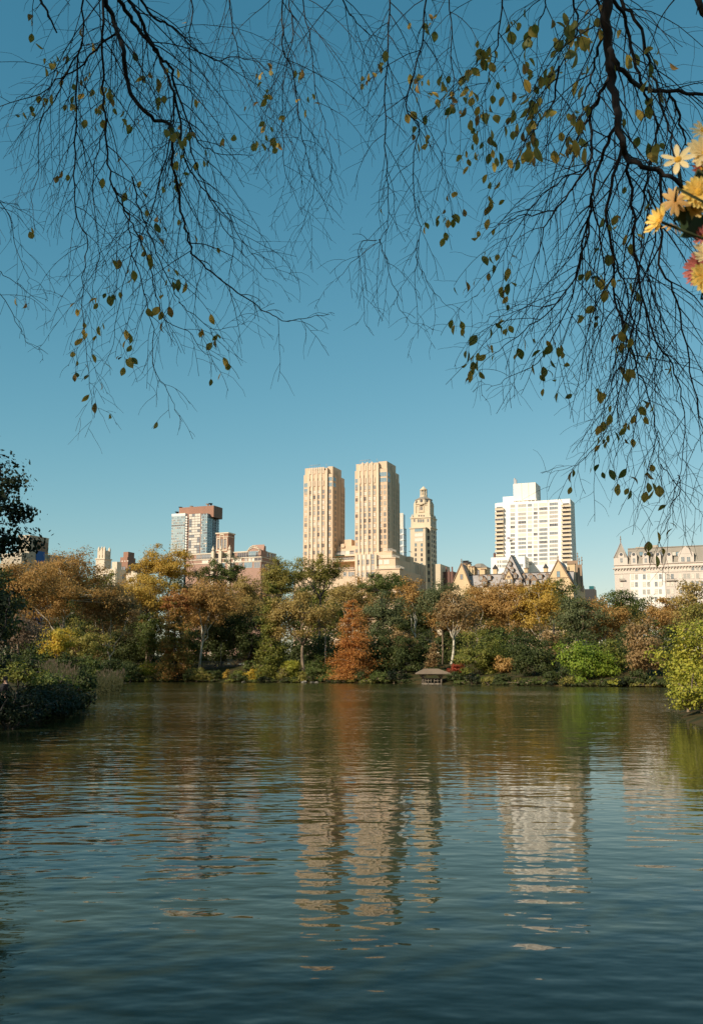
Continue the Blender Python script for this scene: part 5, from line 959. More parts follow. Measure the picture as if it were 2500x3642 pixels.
for i, (lb, x_, t_, b_, w_, Y_, lf_) in enumerate((
    ('black-green bush in shade at the left waterline', 235, 2448, 2545, 80, 61, 'shade_dark'), ('dark bush in the bottom left corner of the bank below the standing person', 40, 2444, 2590, 80, 45.5, 'shade_dark'),
    ('dark rounded bush between the corner bush and the left waterline bush', 150, 2440, 2560, 80, 57, 'shade_dark'), ('dark bush with sunlit tips behind the reeds on the left bank', 190, 2385, 2470, 80, 82, 'green'),
    ('grass-green sunlit bush behind the standing person on the left bank', 70, 2355, 2450, 95, 72, 'olivegreen'), ('dark bush reaching out at the tip of the shaded left bank', 300, 2455, 2520, 45, 74, 'shade_dark'), ('dark leafy bush beside the plumed reeds at left', 290, 2372, 2480, 62, 98, 'dark'),
    ('dark bush at the waterline under the shaded left bank tip', 200, 2470, 2555, 75, 58.5, 'shade_dark'), ('dark bush below the forked white plane', 235, 2320, 2430, 75, 150, 'dark'), ('dark bush below the thin white plane trunk', 395, 2330, 2430, 60, 185, 'dark'), ('green bush left of the thin white plane trunk', 320, 2325, 2425, 62, 170, 'green'),
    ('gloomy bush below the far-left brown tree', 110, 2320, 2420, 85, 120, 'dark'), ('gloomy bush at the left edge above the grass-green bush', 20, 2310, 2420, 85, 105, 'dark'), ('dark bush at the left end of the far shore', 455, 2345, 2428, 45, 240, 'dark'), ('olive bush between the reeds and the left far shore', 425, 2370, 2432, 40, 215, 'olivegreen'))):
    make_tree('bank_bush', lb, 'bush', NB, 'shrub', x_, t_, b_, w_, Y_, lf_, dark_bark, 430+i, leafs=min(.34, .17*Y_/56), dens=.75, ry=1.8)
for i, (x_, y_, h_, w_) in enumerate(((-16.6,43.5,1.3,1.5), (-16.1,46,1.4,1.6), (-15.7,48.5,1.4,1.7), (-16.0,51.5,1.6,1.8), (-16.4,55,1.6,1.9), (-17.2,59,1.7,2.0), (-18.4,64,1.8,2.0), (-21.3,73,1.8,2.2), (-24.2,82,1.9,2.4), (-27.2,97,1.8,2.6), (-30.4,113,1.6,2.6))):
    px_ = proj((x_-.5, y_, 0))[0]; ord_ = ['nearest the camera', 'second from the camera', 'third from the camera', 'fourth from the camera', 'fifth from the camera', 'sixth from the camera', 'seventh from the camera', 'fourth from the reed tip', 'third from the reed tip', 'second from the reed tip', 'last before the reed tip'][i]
    make_tree('waterline_shrub', 'low dark shaded shrub on the left waterline, '+ord_, 'shrub', 'blackish shrubs along the left waterline', 'shrub', px_, proj((x_, y_, h_))[1], proj((x_, y_, -.3))[1], w_/y_*FPX, y_, 'shade_dark' if i < 8 else 'dark', dark_bark, 700+i, leafs=.16+.001*y_, dens=.6, ry=1.4)
# tall shade trees standing further left along the near bank, out of frame; they shade the left bank
for i, (x, y, h, r, lb) in enumerate(((-27, 43, 15, 6.0, 'tall dark shade tree left of the frame beside the standing person'), (-25, 31, 15, 6.0, 'tall dark shade tree left of the frame, second along the near bank'), (-37, 42, 19, 8.0, 'tallest dark shade tree left of the frame behind the bank bushes'),
    (-21, 15, 16, 5.8, 'shade tree left of the frame where the bank bends'), (-17.5, 5.5, 15, 5.2, 'shade tree at the waterside left of the camera'), (-10, -4, 15, 5.2, 'shade tree behind the camera to the left'), (-27, 3, 17, 6.0, 'shade tree standing back from the water left of the camera'), (-19, -9, 17, 6.0, 'shade tree far behind the camera to the left'), (-2, -11, 16, 5.0, 'shade tree straight behind the camera'))):
    rt = empty('shade_tree', (x, y, gz(x, y))); tag(rt, lb, 'tree', NB); rg = np.random.default_rng(420+i); cz = (h+4)/2; rz_ = (h-4)/2
    C = crown_clumps(rg, 'broad', r, r, rz_, 1.15)+np.array([0, 0, cz]); Ps = []; Ns = []
    for p_ in C: d = rg.normal(size=(64, 3)); Ps.append(p_+d*np.array([.62, .62, .42])); Ns.append(d/np.linalg.norm(d, axis=1, keepdims=True))
    Ps = np.concatenate(Ps); Ns = np.concatenate(Ns); link('crown', leaf_cloud('crown', Ps, Ns, .30*rg.uniform(.6, 1.4, len(Ps)), LM['dark'], rg), rt)
    mb = MB(); mb.tube([(0, 0, -.4), (.1, .1, cz*.5), (0, 0, h*.8)], [.3, .22, .06], 8)
    for p_ in C[::3]: s_ = np.array([0, 0, max(2.5, p_[2]*.62)]); mb.tube(list(bez(s_, (s_+p_)/2+np.array([0, 0, .6]), p_, 5)), np.linspace(.09, .02, 5), 5, cap=False)
    mb.build('trunk', dark_bark, rt)

# reeds on the left bank
reed_leaf = leaf_mat('reed_blades', [(.022,.03,.009),(.048,.055,.016),(.085,.078,.03),(.036,.044,.013)]); plume = leaf_mat('reed_plumes', [(.16,.11,.07),(.26,.19,.12),(.2,.15,.09)])
def reeds(label, xa, xb, Y0, Y1, n, hgt, seed):
    rng = np.random.default_rng(seed); mid = at((xa+xb)/2, HOR, (Y0+Y1)/2); root = empty('reed_bed', (mid[0], mid[1], gz(mid[0], mid[1]))); tag(root, label, 'reeds', 'reeds on the left bank')
    o = np.array(root.location); V = []; VP = []
    for _ in range(n):
        Y = rng.uniform(Y0, Y1); x = at(rng.uniform(xa, xb), HOR, Y)[0]; b0 = np.array([x, Y, max(-.1, gz(x, Y))])-o; h = hgt*rng.uniform(.7, 1.1); lean = np.array([rng.normal()*.16+.06, rng.normal()*.12, 0])*h
        for q in range(4):
            z = rng.uniform(.1, .75)*h; s = b0+lean*(z/h)**2+np.array([0, 0, z]); L_ = rng.uniform(.4, .8); a = rng.uniform(0, 6.28); d = np.array([math.cos(a), math.sin(a), .7]); side = np.array([-math.sin(a), math.cos(a), 0])*.035
            m_ = s+d*L_*.5; e = s+d*L_+np.array([0, 0, -.35*L_]); V += [s-side, s+side, m_+side, m_-side, m_-side, m_+side, e+side*.2, e-side*.2]
        e = b0+lean+np.array([0, 0, h]); side = np.array([.018, .0, 0]); m_ = b0+lean*.3+np.array([0, 0, h*.55]); V += [b0-side, b0+side, m_+side, m_-side, m_-side, m_+side, e+side*.5, e-side*.5]
        if rng.random() < .18:
            for q in range(3): w = np.array([math.cos(q*2.1), math.sin(q*2.1), 0])*.07; t_ = e+np.array([lean[0]*.25, 0, .42]); VP += [e-w*.4, e+w*.4, (e+t_)/2+w, t_]
    tag(link('blades', np_mesh('blades', np.array(V), np.arange(len(V)).reshape(-1, 4), reed_leaf), root), kind='stuff'); tag(link('plumes', np_mesh('plumes', np.array(VP), np.arange(len(VP)).reshape(-1, 4), plume), root), kind='stuff')
reeds('pale reed bed with feathery plumes at the tip of the left bank', 345, 432, 112, 160, 520, 2.6, 1)
reeds('taller reed bed with plumes behind the dark bank bushes', 150, 262, 86, 108, 460, 2.7, 2)
# ------------------------------------------------------------------ lakeside shelter
wood = bark_mat('weathered_wood', (.12,.095,.07), (.26,.21,.15), 3.0); shingle = wall_mat('tan_shingles', (.21,.16,.11), var=.25, fine=6)
Yg = 224.0; gp = at(1535, HOR, Yg); root = empty('lakeside_shelter', (gp[0], Yg, .30)); tag(root, 'open wooden lakeside shelter with a shingled hip roof at the water edge', 'shelter')
k = Yg/FPX; W2, D2 = 46*k/2*1.0, 2.0; zE = at(1535, 2394, Yg)[2]-.3; zR = at(1535, 2378, Yg)[2]-.3
mb = MB(); xe0, xe1 = (1480-1535)*k, (1597-1535)*k; xr0, xr1 = (1508-1535)*k, (1556-1535)*k
mb.box(xe0*.62, xe1*.5, -2.2, 2.2, -.5, -.05); mb.build('deck', wood, root)
E = [(xe0,-3.2,zE),(xe1,-3.2,zE),(xe1,3.2,zE),(xe0,3.2,zE)]; R_ = [(xr0,0,zR),(xr1,0,zR)]
mb = MB(); mb.quad(E[0],E[1],R_[1],R_[0]); mb.tri(E[1],E[2],R_[1]); mb.quad(E[2],E[3],R_[0],R_[1]); mb.tri(E[3],E[0],R_[0])
lo = [(x,y,z-.22) for x,y,z in E]
for i in range(4): mb.quad(lo[i], lo[(i+1)%4], E[(i+1)%4], E[i])
mb.quad(lo[3], lo[2], lo[1], lo[0]); rf = mb.build('roof', shingle, root)
mb = MB()
for j in range(1, 9):                                       # shingle courses
    t = j/9; a = np.array(E[0])*(1-t)+np.array(R_[0])*t; b_ = np.array(E[1])*(1-t)+np.array(R_[1])*t; mb.box(a[0], b_[0], a[1]-.06, a[1]+.02, a[2]-.03, a[2]+.06)
mb.build('shingle_course', shingle, rf)
px = [(1503-1535)*k, (1566-1535)*k]
for x in px:
    for y in (-1.9, 1.9):
        mb = MB(); mb.tube([(x,y,-.5),(x+.05,y,1.2),(x,y,zE-.1)], [.17,.13,.15], 7); p = mb.build('post', wood, root)
        for s in (-1, 1): mb = MB(); mb.tube([(x,y,zE-1.0),(x+s*.8,y,zE-.15)], .08, 5); mb.build('brace', wood, p)
for (xa, xb) in ((px[0]+.5, px[0]+1.7), (px[1]-1.6, px[1]-.1)):
    mb = MB(); mb.tube([(xa,-1.9,.95),(xb,-1.9,.95)], .07, 5); mb.tube([(xa,-1.9,.45),(xb,-1.9,.45)], .06, 5)
    for q in np.linspace(xa, xb, 3): mb.tube([(q,-1.9,-.1),(q,-1.9,1.0)], .08, 5)
    mb.build('railing', wood, root)
mb = MB(); mb.box(px[0]+.2, px[1]-.2, 1.3, 1.75, .40, .47); mb.box(px[0]+.2, px[1]-.2, 1.75, 1.82, .55, 1.0)
for q in np.linspace(px[0]+.4, px[1]-.4, 4): mb.box(q-.06, q+.06, 1.35, 1.7, -.05, .40)
mb.build('bench', wood, root)

# ------------------------------------------------------------------ chain-link fence on the left shore path
Yf = 290.0; f0 = at(718, HOR, Yf); f1 = at(885, HOR, Yf); zt0 = at(720, 2352.5, Yf)[2]; zt1 = at(880, 2356, Yf)[2]
root = empty('chain_link_fence', (f0[0], Yf, gz(f0[0], Yf))); tag(root, 'grey chain-link fence with small white signs along the left shore path', 'fence'); oz = root.location.z
def fpt(px, dz=0.0): t = (px-718)/(885-718); return np.array([(f1[0]-f0[0])*t, 0, zt0+(zt1-zt0)*t-oz+dz])
galv = wall_mat('galvanised_steel', (.09,.09,.085), rough=.5)
mb = MB(); mb.tube([fpt(718), fpt(885)], .05, 5); mb.build('top_rail', galv, root); mb = MB(); mb.tube([fpt(718,-1.15), fpt(885,-1.15)], .04, 5); mb.build('mid_rail', galv, root)
for p_ in (721, 744, 770, 797, 821, 845, 868, 884):
    mb = MB(); mb.tube([fpt(p_,-2.6), fpt(p_,.05)], .055, 6); mb.build('post', galv, root)
mb = MB()
for q in np.arange(718, 885, 1.2):
    for s in (-1, 1):
        a, b_ = fpt(q), fpt(q+s*12, -2.2); mb.quad(a+(-.008,0,0), a+(.008,0,0), b_+(.008,0,0), b_+(-.008,0,0))
tag(mb.build('mesh_wires', galv, root), kind='stuff')
for q, w in ((813.8, .38), (855.5, .48), (863.5, .36)): c = fpt(q, -.5); mb = MB(); mb.box(c[0]-w, c[0]+w, -.09, -.06, c[2]-.16, c[2]+.16); mb.build('sign_plate', frame_white, root)

# ------------------------------------------------------------------ lamps
def lamp(px, top, bot, Y, label, arm):
    a = at(px, bot, Y); t_ = at(px, top, Y); z0 = gz(a[0], Y); root = empty('street_lamp', (a[0], Y, z0)); tag(root, label, 'lamp', 'lamps in the park'); h = t_[2]-z0
    mb = MB(); mb.tube([(0,0,-.2),(0,0,h)], [.10,.07], 7); mb.build('pole', galv, root)
    mb = MB(); mb.tube([(0,0,h-.1),(.3*arm,0,h+.5),(.9*arm,0,h+.8),(1.5*arm,0,h+.75)], .05, 5); mb.build('arm', galv, root)
    mb = MB(); mb.frustum((1.5*arm,0,h+.62), .22, (1.5*arm,0,h+.78), .12, 8); mb.build('lamp_head', frame_white, root)
lamp(786, 2286, 2375, 293, 'thin grey lamp pole standing behind the chain-link fence', 1)
lamp(1157, 2262, 2390, 262, 'thin grey lamp pole between the oak and the orange cypress', 1)

# ------------------------------------------------------------------ people
skin = wall_mat('skin', (.45,.28,.20), var=.05); hair_m = wall_mat('dark_hair', (.03,.022,.018)); black_cloth = wall_mat('black_cloth', (.016,.016,.018)); yellow_cloth = wall_mat('yellow_cloth', (.62,.42,.08)); navy = wall_mat('navy_cloth', (.03,.035,.05)); white_hair = wall_mat('pale_hat', (.62,.58,.50))
def skin_mesh(name, V, E, R, mat, parent, root_i=0):
    me = bpy.data.meshes.new(name); me.from_pydata([tuple(v) for v in V], E, []); me.materials.append(mat)
    o = link(name, me, parent)
    md = o.modifiers.new('skin', 'SKIN'); md.use_smooth_shade = True; s = o.modifiers.new('sub', 'SUBSURF'); s.levels = 1; s.render_levels = 2
    for i, r in enumerate(R):
        d = me.skin_vertices[0].data[i]; d.radius = r if isinstance(r, tuple) else (r, r); d.use_root = (i == root_i)
    return o
def person(label, loc, rz, pose, top_m, leg_m, hair):
    root = empty('person', loc, rz); tag(root, label, 'person')
    if pose == 'stand':
        hip = .92; sh = 1.42; knee = [(.10,.0,.5),(-.10,-.05,.5)]; foot = [(.11,.02,.08),(-.11,-.02,.08)]; toe = [(.12,-.16,.04),(-.12,-.2,.04)]; el = [(.27,.03,1.14),(-.27,.02,1.14)]; wr = [(.27,-.10,.92),(-.26,-.12,.95)]
    elif pose == 'walk':
        hip = .90; sh = 1.40; knee = [(.10,-.18,.50),(-.10,.02,.48)]; foot = [(.10,-.22,.08),(-.10,.38,.14)]; toe = [(.10,-.40,.05),(-.10,.24,.04)]; el = [(.26,.16,1.14),(-.26,-.12,1.14)]; wr = [(.25,.02,.95),(-.25,-.30,1.02)]
    else:
        hip = .50; sh = .98; knee = [(.11,-.42,.50),(-.11,-.42,.50)]; foot = [(.12,-.40,.08),(-.12,-.42,.08)]; toe = [(.12,-.58,.04),(-.12,-.60,.04)]; el = [(.26,-.06,.72),(-.26,-.06,.72)]; wr = [(.14,-.32,.58),(-.14,-.32,.58)]
    d = sh-1.42
    V = [(0,0,hip),(0,.01,(hip+sh)/2),(0,.0,sh-.02),(0,-.01,sh+.09),(0,-.02,sh+.17),(0,-.03,sh+.26),(0,-.02,sh+.33)]; E = [(0,1),(1,2),(2,3),(3,4),(4,5),(5,6)]; R = [(.15,.11),(.15,.10),(.15,.095),.055,.075,.095,.07]
    for s in (0, 1):
        n = len(V); sg = 1 if s == 0 else -1
        V += [(sg*.18,0,sh-.04), el[s], wr[s], tuple(np.add(wr[s], (0,-.06,-.07)))]; E += [(2,n),(n,n+1),(n+1,n+2),(n+2,n+3)]; R += [.062,.046,.034,.028]
        w = np.add(wr[s], (0,-.06,-.07))
        for f_ in range(5):                                 # fingers and thumb
            m_ = len(V); off = (f_-2)*.019; b0 = w+np.array([off,0,-.01]) if f_ < 4 else w+np.array([-sg*.035,-.01,.03]); t_ = b0+np.array([off*.3,-.02,-.075+.006*abs(f_-1)]) if f_ < 4 else b0+np.array([-sg*.02,-.03,-.045])
            V += [tuple(b0), tuple(t_)]; E += [(n+3,m_),(m_,m_+1)]; R += [.010,.008]
        n = len(V); V += [(sg*.10,0,hip-.08), knee[s], foot[s], toe[s]]; E += [(0,n),(n,n+1),(n+1,n+2),(n+2,n+3)]; R += [.09,.062,.048,.04]
    skin_mesh('body', V, E, R, skin, root)
    V = [(0,0,hip-.06),(0,.01,(hip+sh)/2),(0,0,sh+.0),(0,-.005,sh+.05)]; E = [(0,1),(1,2),(2,3)]; R = [(.185,.14),(.18,.13),(.17,.115),.075]
    for s in (0, 1):
        n = len(V); sg = 1 if s == 0 else -1; V += [(sg*.19,0,sh-.04), el[s], wr[s]]; E += [(2,n),(n,n+1),(n+1,n+2)]; R += [.085,.066,.05]
    skin_mesh('jacket', V, E, R, top_m, root)
    V = [(0,0,hip-.0),(0,0,hip-.06)]; E = [(0,1)]; R = [(.17,.12),(.165,.12)]
    for s in (0, 1):
        n = len(V); sg = 1 if s == 0 else -1; V += [(sg*.10,0,hip-.10), knee[s], foot[s]]; E += [(1,n),(n,n+1),(n+1,n+2)]; R += [.105,.08,.06]
    skin_mesh('trousers', V, E, R, leg_m, root)
    mb = MB(); zc = sh+.27
    for a_ in range(7):
        for b_ in range(12):
            f = lambda i, j: (.108*math.sin(math.pi*.62*i/7)*math.cos(2*math.pi*j/12), -.015+.125*math.sin(math.pi*.62*i/7)*math.sin(2*math.pi*j/12)+.02*(i/7), zc+.125*math.cos(math.pi*.62*i/7)+(.03 if False else 0))
            mb.quad(f(a_,b_), f(a_+1,b_), f(a_+1,b_+1), f(a_,b_+1))
    mb.build('hair', hair, root)
    mb = MB(); mb.frustum((0,-.135,sh+.235), .018, (0,-.155,sh+.235), .006, 6); mb.build('nose', skin, root)
    return root
p = at(21, 2415, 47.5); g_ = gz(p[0], 47.5); person('person in black standing on the shaded left bank', (p[0], 47.5, p[2]-1.68), math.radians(150), 'stand', black_cloth, black_cloth, hair_m)
p = at(773.5, HOR, 287); person('person in a yellow jacket walking in front of the chain-link fence', (p[0], 287, gz(p[0], 287)+.02), math.radians(70), 'walk', yellow_cloth, navy, hair_m)
p = at(765, HOR, 287.6); person('person in dark clothes walking beside the yellow jacket', (p[0], 287.6, gz(p[0], 287.6)+.02), math.radians(75), 'walk', black_cloth, black_cloth, hair_m)
p = at(1513, HOR, Yg+1.2); person('seated person with pale hat inside the lakeside shelter', (p[0], Yg+1.5, .27), 0.0, 'sit', navy, black_cloth, white_hair)

# ------------------------------------------------------------------ duck
p = at(708, 2422.5, 1.0); Yd = gnd(2424); p = at(708, 2424, Yd); root = empty('duck', (p[0], Yd, 0)); tag(root, 'white duck floating near the left far shore', 'duck'); duckw = wall_mat('white_feathers', (.75,.72,.66)); 
skin_mesh('body', [(-.22,0,.10),(-.05,0,.09),(.12,0,.10),(.18,0,.22),(.20,0,.33),(.27,0,.34)], [(0,1),(1,2),(2,3),(3,4),(4,5)], [.05,.12,.10,.045,.06,.03], duckw, root, 1)
mb = MB(); mb.frustum((.29,0,.325), .022, (.36,0,.325), .018, 6); mb.box(.28,.36,-.02,.02,.315,.332); mb.build('bill', yellow_cloth, root)
# ------------------------------------------------------------------ overhanging tree with drooping branches
D2S = 2500/1595.0
BR = [  # points on a 1595-wide print of the photograph, distance (m) at start and end, thickness at start and end (print pixels), twig length factor
 ([(222,-40),(237,0),(260,50),(280,115),(288,185),(310,235),(345,265),(385,285),(392,310),(392,360),(402,420),(412,478),(425,533),(445,583),(480,618),(540,663),(600,703),(640,725),(690,723),(748,713)], 5.4, 6.2, 11, 1.2, .8),
 ([(255,-40),(272,0),(305,50),(335,90),(360,125),(385,150),(395,185),(415,240),(430,290),(455,325),(505,350),(575,352)], 5.6, 6.4, 10, 1.3, 1),
 ([(278,-40),(295,0),(320,45),(345,100),(370,145),(395,210),(407,270),(415,340),(440,400),(480,450),(525,505),(560,560),(600,610)], 5.6, 6.2, 8.5, 1.2, 1),
 ([(308,-40),(325,0),(350,40),(385,55),(420,85),(440,110),(490,135),(540,130),(590,145),(640,190)], 5.9, 6.8, 6, 1.2, 1),
 ([(236,-40),(235,0),(232,100),(234,200),(240,275),(242,350),(260,425),(285,478),(305,520),(320,553),(345,623),(360,688),(380,728),(435,758),(460,798),(500,818)], 5.2, 6.0, 5.5, 1.1, .8),
 ([(190,-40),(190,0),(187,100),(150,165),(125,225),(95,270),(87,325),(90,390),(70,450)], 6.0, 6.8, 4.5, 1.1, 1),
 ([(187,95),(180,125),(175,225),(172,300),(167,400),(175,490),(200,550),(190,628),(192,753),(205,878),(215,948)], 6.0, 6.6, 4.5, .9, .7),
 ([(80,-40),(90,0),(107,25),(130,75)], 5.0, 5.0, 7, 4, .3),
 ([(272,70),(230,100),(190,145),(140,175),(90,210),(0,240),(-30,250)], 5.8, 6.6, 5, 1.2, 1),
 ([(-30,470),(0,458),(20,460),(75,485)], 5.5, 5.8, 2, .8, .5),
 ([(-20,600),(0,618),(50,653),(117,708)], 6.0, 6.2, 2, .8, .4),
 ([(-10,630),(0,653),(30,718),(52,758),(70,783),(102,798)], 6.2, 6.4, 1.8, .8, .4),
 ([(-5,440),(20,488),(35,553),(65,628),(77,658)], 6.0, 6.2, 2.0, .8, .5),
 ([(300,400),(320,478),(345,543),(370,608),(400,668),(425,703),(480,745),(535,740),(565,728)], 5.8, 6.3, 3.2, .9, .7),
 ([(260,425),(285,478),(300,560),(320,640),(345,718),(350,828),(380,888),(400,928),(415,958)], 5.7, 6.0, 3.0, .9, .55),
 ([(430,290),(440,360),(470,430),(500,500),(540,560),(570,600),(610,640)], 6.3, 6.8, 3.2, .9, .8),
 ([(395,210),(390,300),(360,420),(330,520),(290,600),(270,700),(255,780),(230,850)], 6.0, 6.5, 3.2, .9, .8),
 ([(240,275),(220,360),(210,450),(225,560),(215,650),(200,740)], 6.4, 6.8, 2.6, .9, .8),
 ([(432,-40),(435,0),(432,100),(430,180),(440,260),(450,330)], 6.4, 6.8, 3.6, 1, 1),
 ([(515,-40),(520,0),(535,100),(560,180),(600,260),(640,330)], 6.8, 7.4, 3, 1, 1),
 ([(642,-40),(642,0),(640,100),(660,150),(672,215),(685,300),(700,360),(712,430),(690,500),(660,580)], 6.2, 6.8, 3.8, .9, .8),
 ([(655,-40),(655,0),(665,75),(645,175),(640,275),(645,375),(672,450),(690,490)], 6.6, 7.0, 3.2, .9, .8),
 ([(690,-40),(690,0),(705,100),(715,200),(740,300),(752,400),(740,460)], 6.6, 7.0, 3, .9, .8),
 ([(770,-40),(775,0),(800,40),(830,70),(870,90)], 6.0, 6.6, 4, 1.1, 1),
 ([(887,-40),(887,0),(877,150),(872,300),(880,400),(882,488),(862,543),(797,598),(762,640)], 5.8, 6.4, 3.8, .9, .7),
 ([(965,-40),(965,0),(957,100),(922,235),(952,290),(937,350),(940,450),(950,543),(942,618),(947,718),(947,768)], 5.6, 6.2, 4.2, .8, .6),
 ([(855,545),(817,553),(820,628),(827,728),(845,755)], 6.3, 6.4, 1.8, .7, .35),
 ([(862,543),(868,568),(897,668),(922,723),(970,753)], 6.2, 6.4, 2.0, .7, .4),
 ([(950,543),(945,583),(967,638),(1002,685),(1032,708)], 6.0, 6.2, 2.0, .7, .4),
 ([(1020,-40),(1020,0),(1025,100),(1030,200),(1010,300),(1000,400),(975,500)], 6.0, 6.6, 3.2, .9, .8),
 ([(1378,-60),(1375,0),(1380,100),(1387,175),(1402,260),(1412,325),(1417,355),(1447,370),(1497,390),(1540,415),(1600,470)], 4.6, 4.6, 22, 8, .8),
 ([(1382,110),(1397,140),(1432,185),(1467,200),(1517,205),(1600,215)], 4.6, 4.9, 12, 8, .8),
 ([(1392,-40),(1397,0),(1422,60),(1442,150),(1462,215),(1492,285),(1475,360),(1467,430),(1470,520)], 4.8, 5.2, 9, 2.5, .9),
 ([(1405,-40),(1412,0),(1447,65),(1477,165),(1507,260),(1522,320),(1537,395),(1545,470)], 4.9, 5.2, 8.5, 2.5, .9),
 ([(1517,205),(1537,250),(1547,295),(1567,335),(1600,380)], 4.9, 5.2, 6, 3, .7),
 ([(1572,-40),(1580,0),(1605,60)], 4.4, 4.4, 16, 14, .4),
 ([(1352,-40),(1357,0),(1367,75),(1347,140),(1332,200),(1322,240),(1312,300),(1297,360)], 4.8, 5.2, 8, 1.5, 1),
 ([(1387,160),(1372,190),(1357,225),(1337,280),(1337,370),(1297,425),(1257,480),(1232,518),(1222,568),(1197,678),(1187,743)], 4.8, 5.4, 8, 1.0, .8),
 ([(1402,270),(1372,340),(1357,380),(1342,450),(1337,478),(1317,578),(1297,643),(1237,713),(1177,763),(1117,803),(1082,838)], 4.8, 5.6, 7.5, 1.0, .7),
 ([(1337,478),(1327,528),(1307,638),(1267,743),(1217,823),(1162,853),(1102,888)], 5.0, 5.8, 4, 1.0, .7),
 ([(1412,325),(1395,400),(1377,478),(1392,578),(1397,678),(1417,753),(1442,828),(1472,903),(1487,978),(1497,1053),(1507,1128)], 5.0, 5.8, 7, 1.0, .7),
 ([(1420,358),(1430,420),(1437,478),(1442,578),(1457,678),(1487,778),(1522,828),(1547,903),(1552,978),(1537,1093),(1517,1153)], 5.0, 5.6, 7, 1.0, .7),
 ([(1497,390),(1497,528),(1502,618),(1537,678),(1562,818),(1577,903),(1592,978),(1600,1060)], 4.8, 5.4, 6, 1.4, .8),
 ([(1397,678),(1412,728),(1397,828),(1402,928),(1402,1018)], 5.5, 5.9, 3.0, .8, .7),
 ([(1442,700),(1417,828),(1387,953),(1337,1028),(1297,1058),(1247,1075)], 5.6, 6.2, 3.0, .8, .7),
 ([(1497,1053),(1520,1080),(1577,1153),(1600,1180)], 5.8, 6.0, 2.2, .8, .5),
 ([(1537,1078),(1542,1103),(1517,1168),(1497,1228),(1492,1258)], 5.7, 5.9, 2.2, .8, .5),
 ([(1492,978),(1470,1070),(1447,1153),(1442,1203)], 5.8, 6.0, 2.0, .7, .4),
 ([(1262,478),(1190,490),(1147,505),(1090,520)], 5.4, 5.9, 3.2, .9, .7),
 ([(1300,-40),(1302,0),(1305,75),(1277,140),(1232,190),(1207,230),(1180,300)], 5.2, 5.8, 5.5, 1.1, .9),
 ([(1137,-40),(1137,0),(1130,100),(1117,150),(1097,215),(1092,250),(1075,330)], 5.6, 6.2, 4.2, 1, .9),
 ([(1268,150),(1257,225),(1232,270),(1197,310),(1177,350),(1150,420)], 5.2, 5.8, 4.5, 1, .9),
 ([(1240,-40),(1240,0),(1215,60),(1180,130),(1165,200)], 5.4, 5.8, 4, 1, .9),
 ([(1342,450),(1360,540),(1370,640),(1362,740),(1340,840),(1310,900)], 5.2, 5.8, 4, .9, .8),
 ([(1392,578),(1420,660),(1432,760),(1400,860),(1362,940),(1345,1000)], 5.3, 5.9, 3.4, .9, .8),
 ([(1442,578),(1470,640),(1500,740),(1500,840),(1460,930),(1420,1000)], 5.2, 5.8, 3.4, .9, .8),
 ([(1297,643),(1260,690),(1190,700),(1130,720),(1070,740)], 5.4, 5.9, 2.6, .8, .7),
 ([(1337,370),(1290,400),(1230,440),(1170,520),(1130,600),(1090,660),(1060,700)], 5.2, 5.8, 3.2, .9, .8),
 ([(1457,678),(1440,760),(1450,860),(1440,960),(1420,1060),(1415,1110)], 5.3, 5.8, 3.2, .8, .7),
 ([(1475,360),(1455,460),(1420,560),(1410,660),(1390,760)], 5.0, 5.4, 5, 1.0, .8),
 ([(1470,430),(1490,520),(1470,620),(1480,720),(1510,820)], 5.0, 5.4, 4.5, 1.0, .8),
]
def P3(x, y, D):                                            # print pixel and distance -> point
    return at(x*D2S, y*D2S, D)
rng = np.random.default_rng(77); prng = random.Random(7)
branch_bark = bark_mat('overhanging_bark', (.010,.009,.008), (.032,.026,.021), 14.0)
troot = empty('overhanging_tree', (2.6, -2.6, gz(2.6, -2.6))); TO = np.array(troot.location)
tag(troot, 'overhanging tree with thin drooping branches and sparse olive-yellow leaves framing the top', 'tree')
def smooth_poly(pts, n_per=4):
    P = np.array(pts); P = np.vstack([2*P[0]-P[1], P, 2*P[-1]-P[-2]]); out = []
    for i in range(1, len(P)-2):
        for t in np.linspace(0, 1, n_per, endpoint=False):
            a, b, c, d = P[i-1], P[i], P[i+1], P[i+2]; out.append(.5*((2*b)+(-a+c)*t+(2*a-5*b+4*c-d)*t*t+(-a+3*b-3*c+d)*t**3))
    out.append(P[-2]); return np.array(out)
class TubeBatch:
    """collects many thin tubes with the same number of points and sides; vectorised"""
    def __init__(s, sides): s.k = sides; s.V = []; s.F = []; s.n = 0
    def add(s, pts, r0, r1):
        n = len(pts); t = np.gradient(pts, axis=0); t /= np.linalg.norm(t, axis=1, keepdims=True)+1e-9
        ref = np.array([.3, .8, .2]); a = np.cross(t, ref); a /= np.linalg.norm(a, axis=1, keepdims=True)+1e-9; b = np.cross(t, a); r = np.linspace(r0, r1, n)[:, None, None]
        ang = np.arange(s.k)*2*math.pi/s.k; ring = pts[:, None, :]+r*(np.cos(ang)[None, :, None]*a[:, None, :]+np.sin(ang)[None, :, None]*b[:, None, :]); s.V.append(ring.reshape(-1, 3))
        i = np.arange(n-1)[:, None]*s.k+s.n; j = np.arange(s.k)[None, :]; j2 = (j+1) % s.k; s.F.append(np.stack([i+j, i+j2, i+s.k+j2, i+s.k+j], -1).reshape(-1, 4)); s.n += n*s.k
    def mesh(s, name, mat): return np_mesh(name, np.concatenate(s.V), np.concatenate(s.F), mat, smooth=True)
TIPS = []                                                   # where leaves may hang: (point, print x, print y)
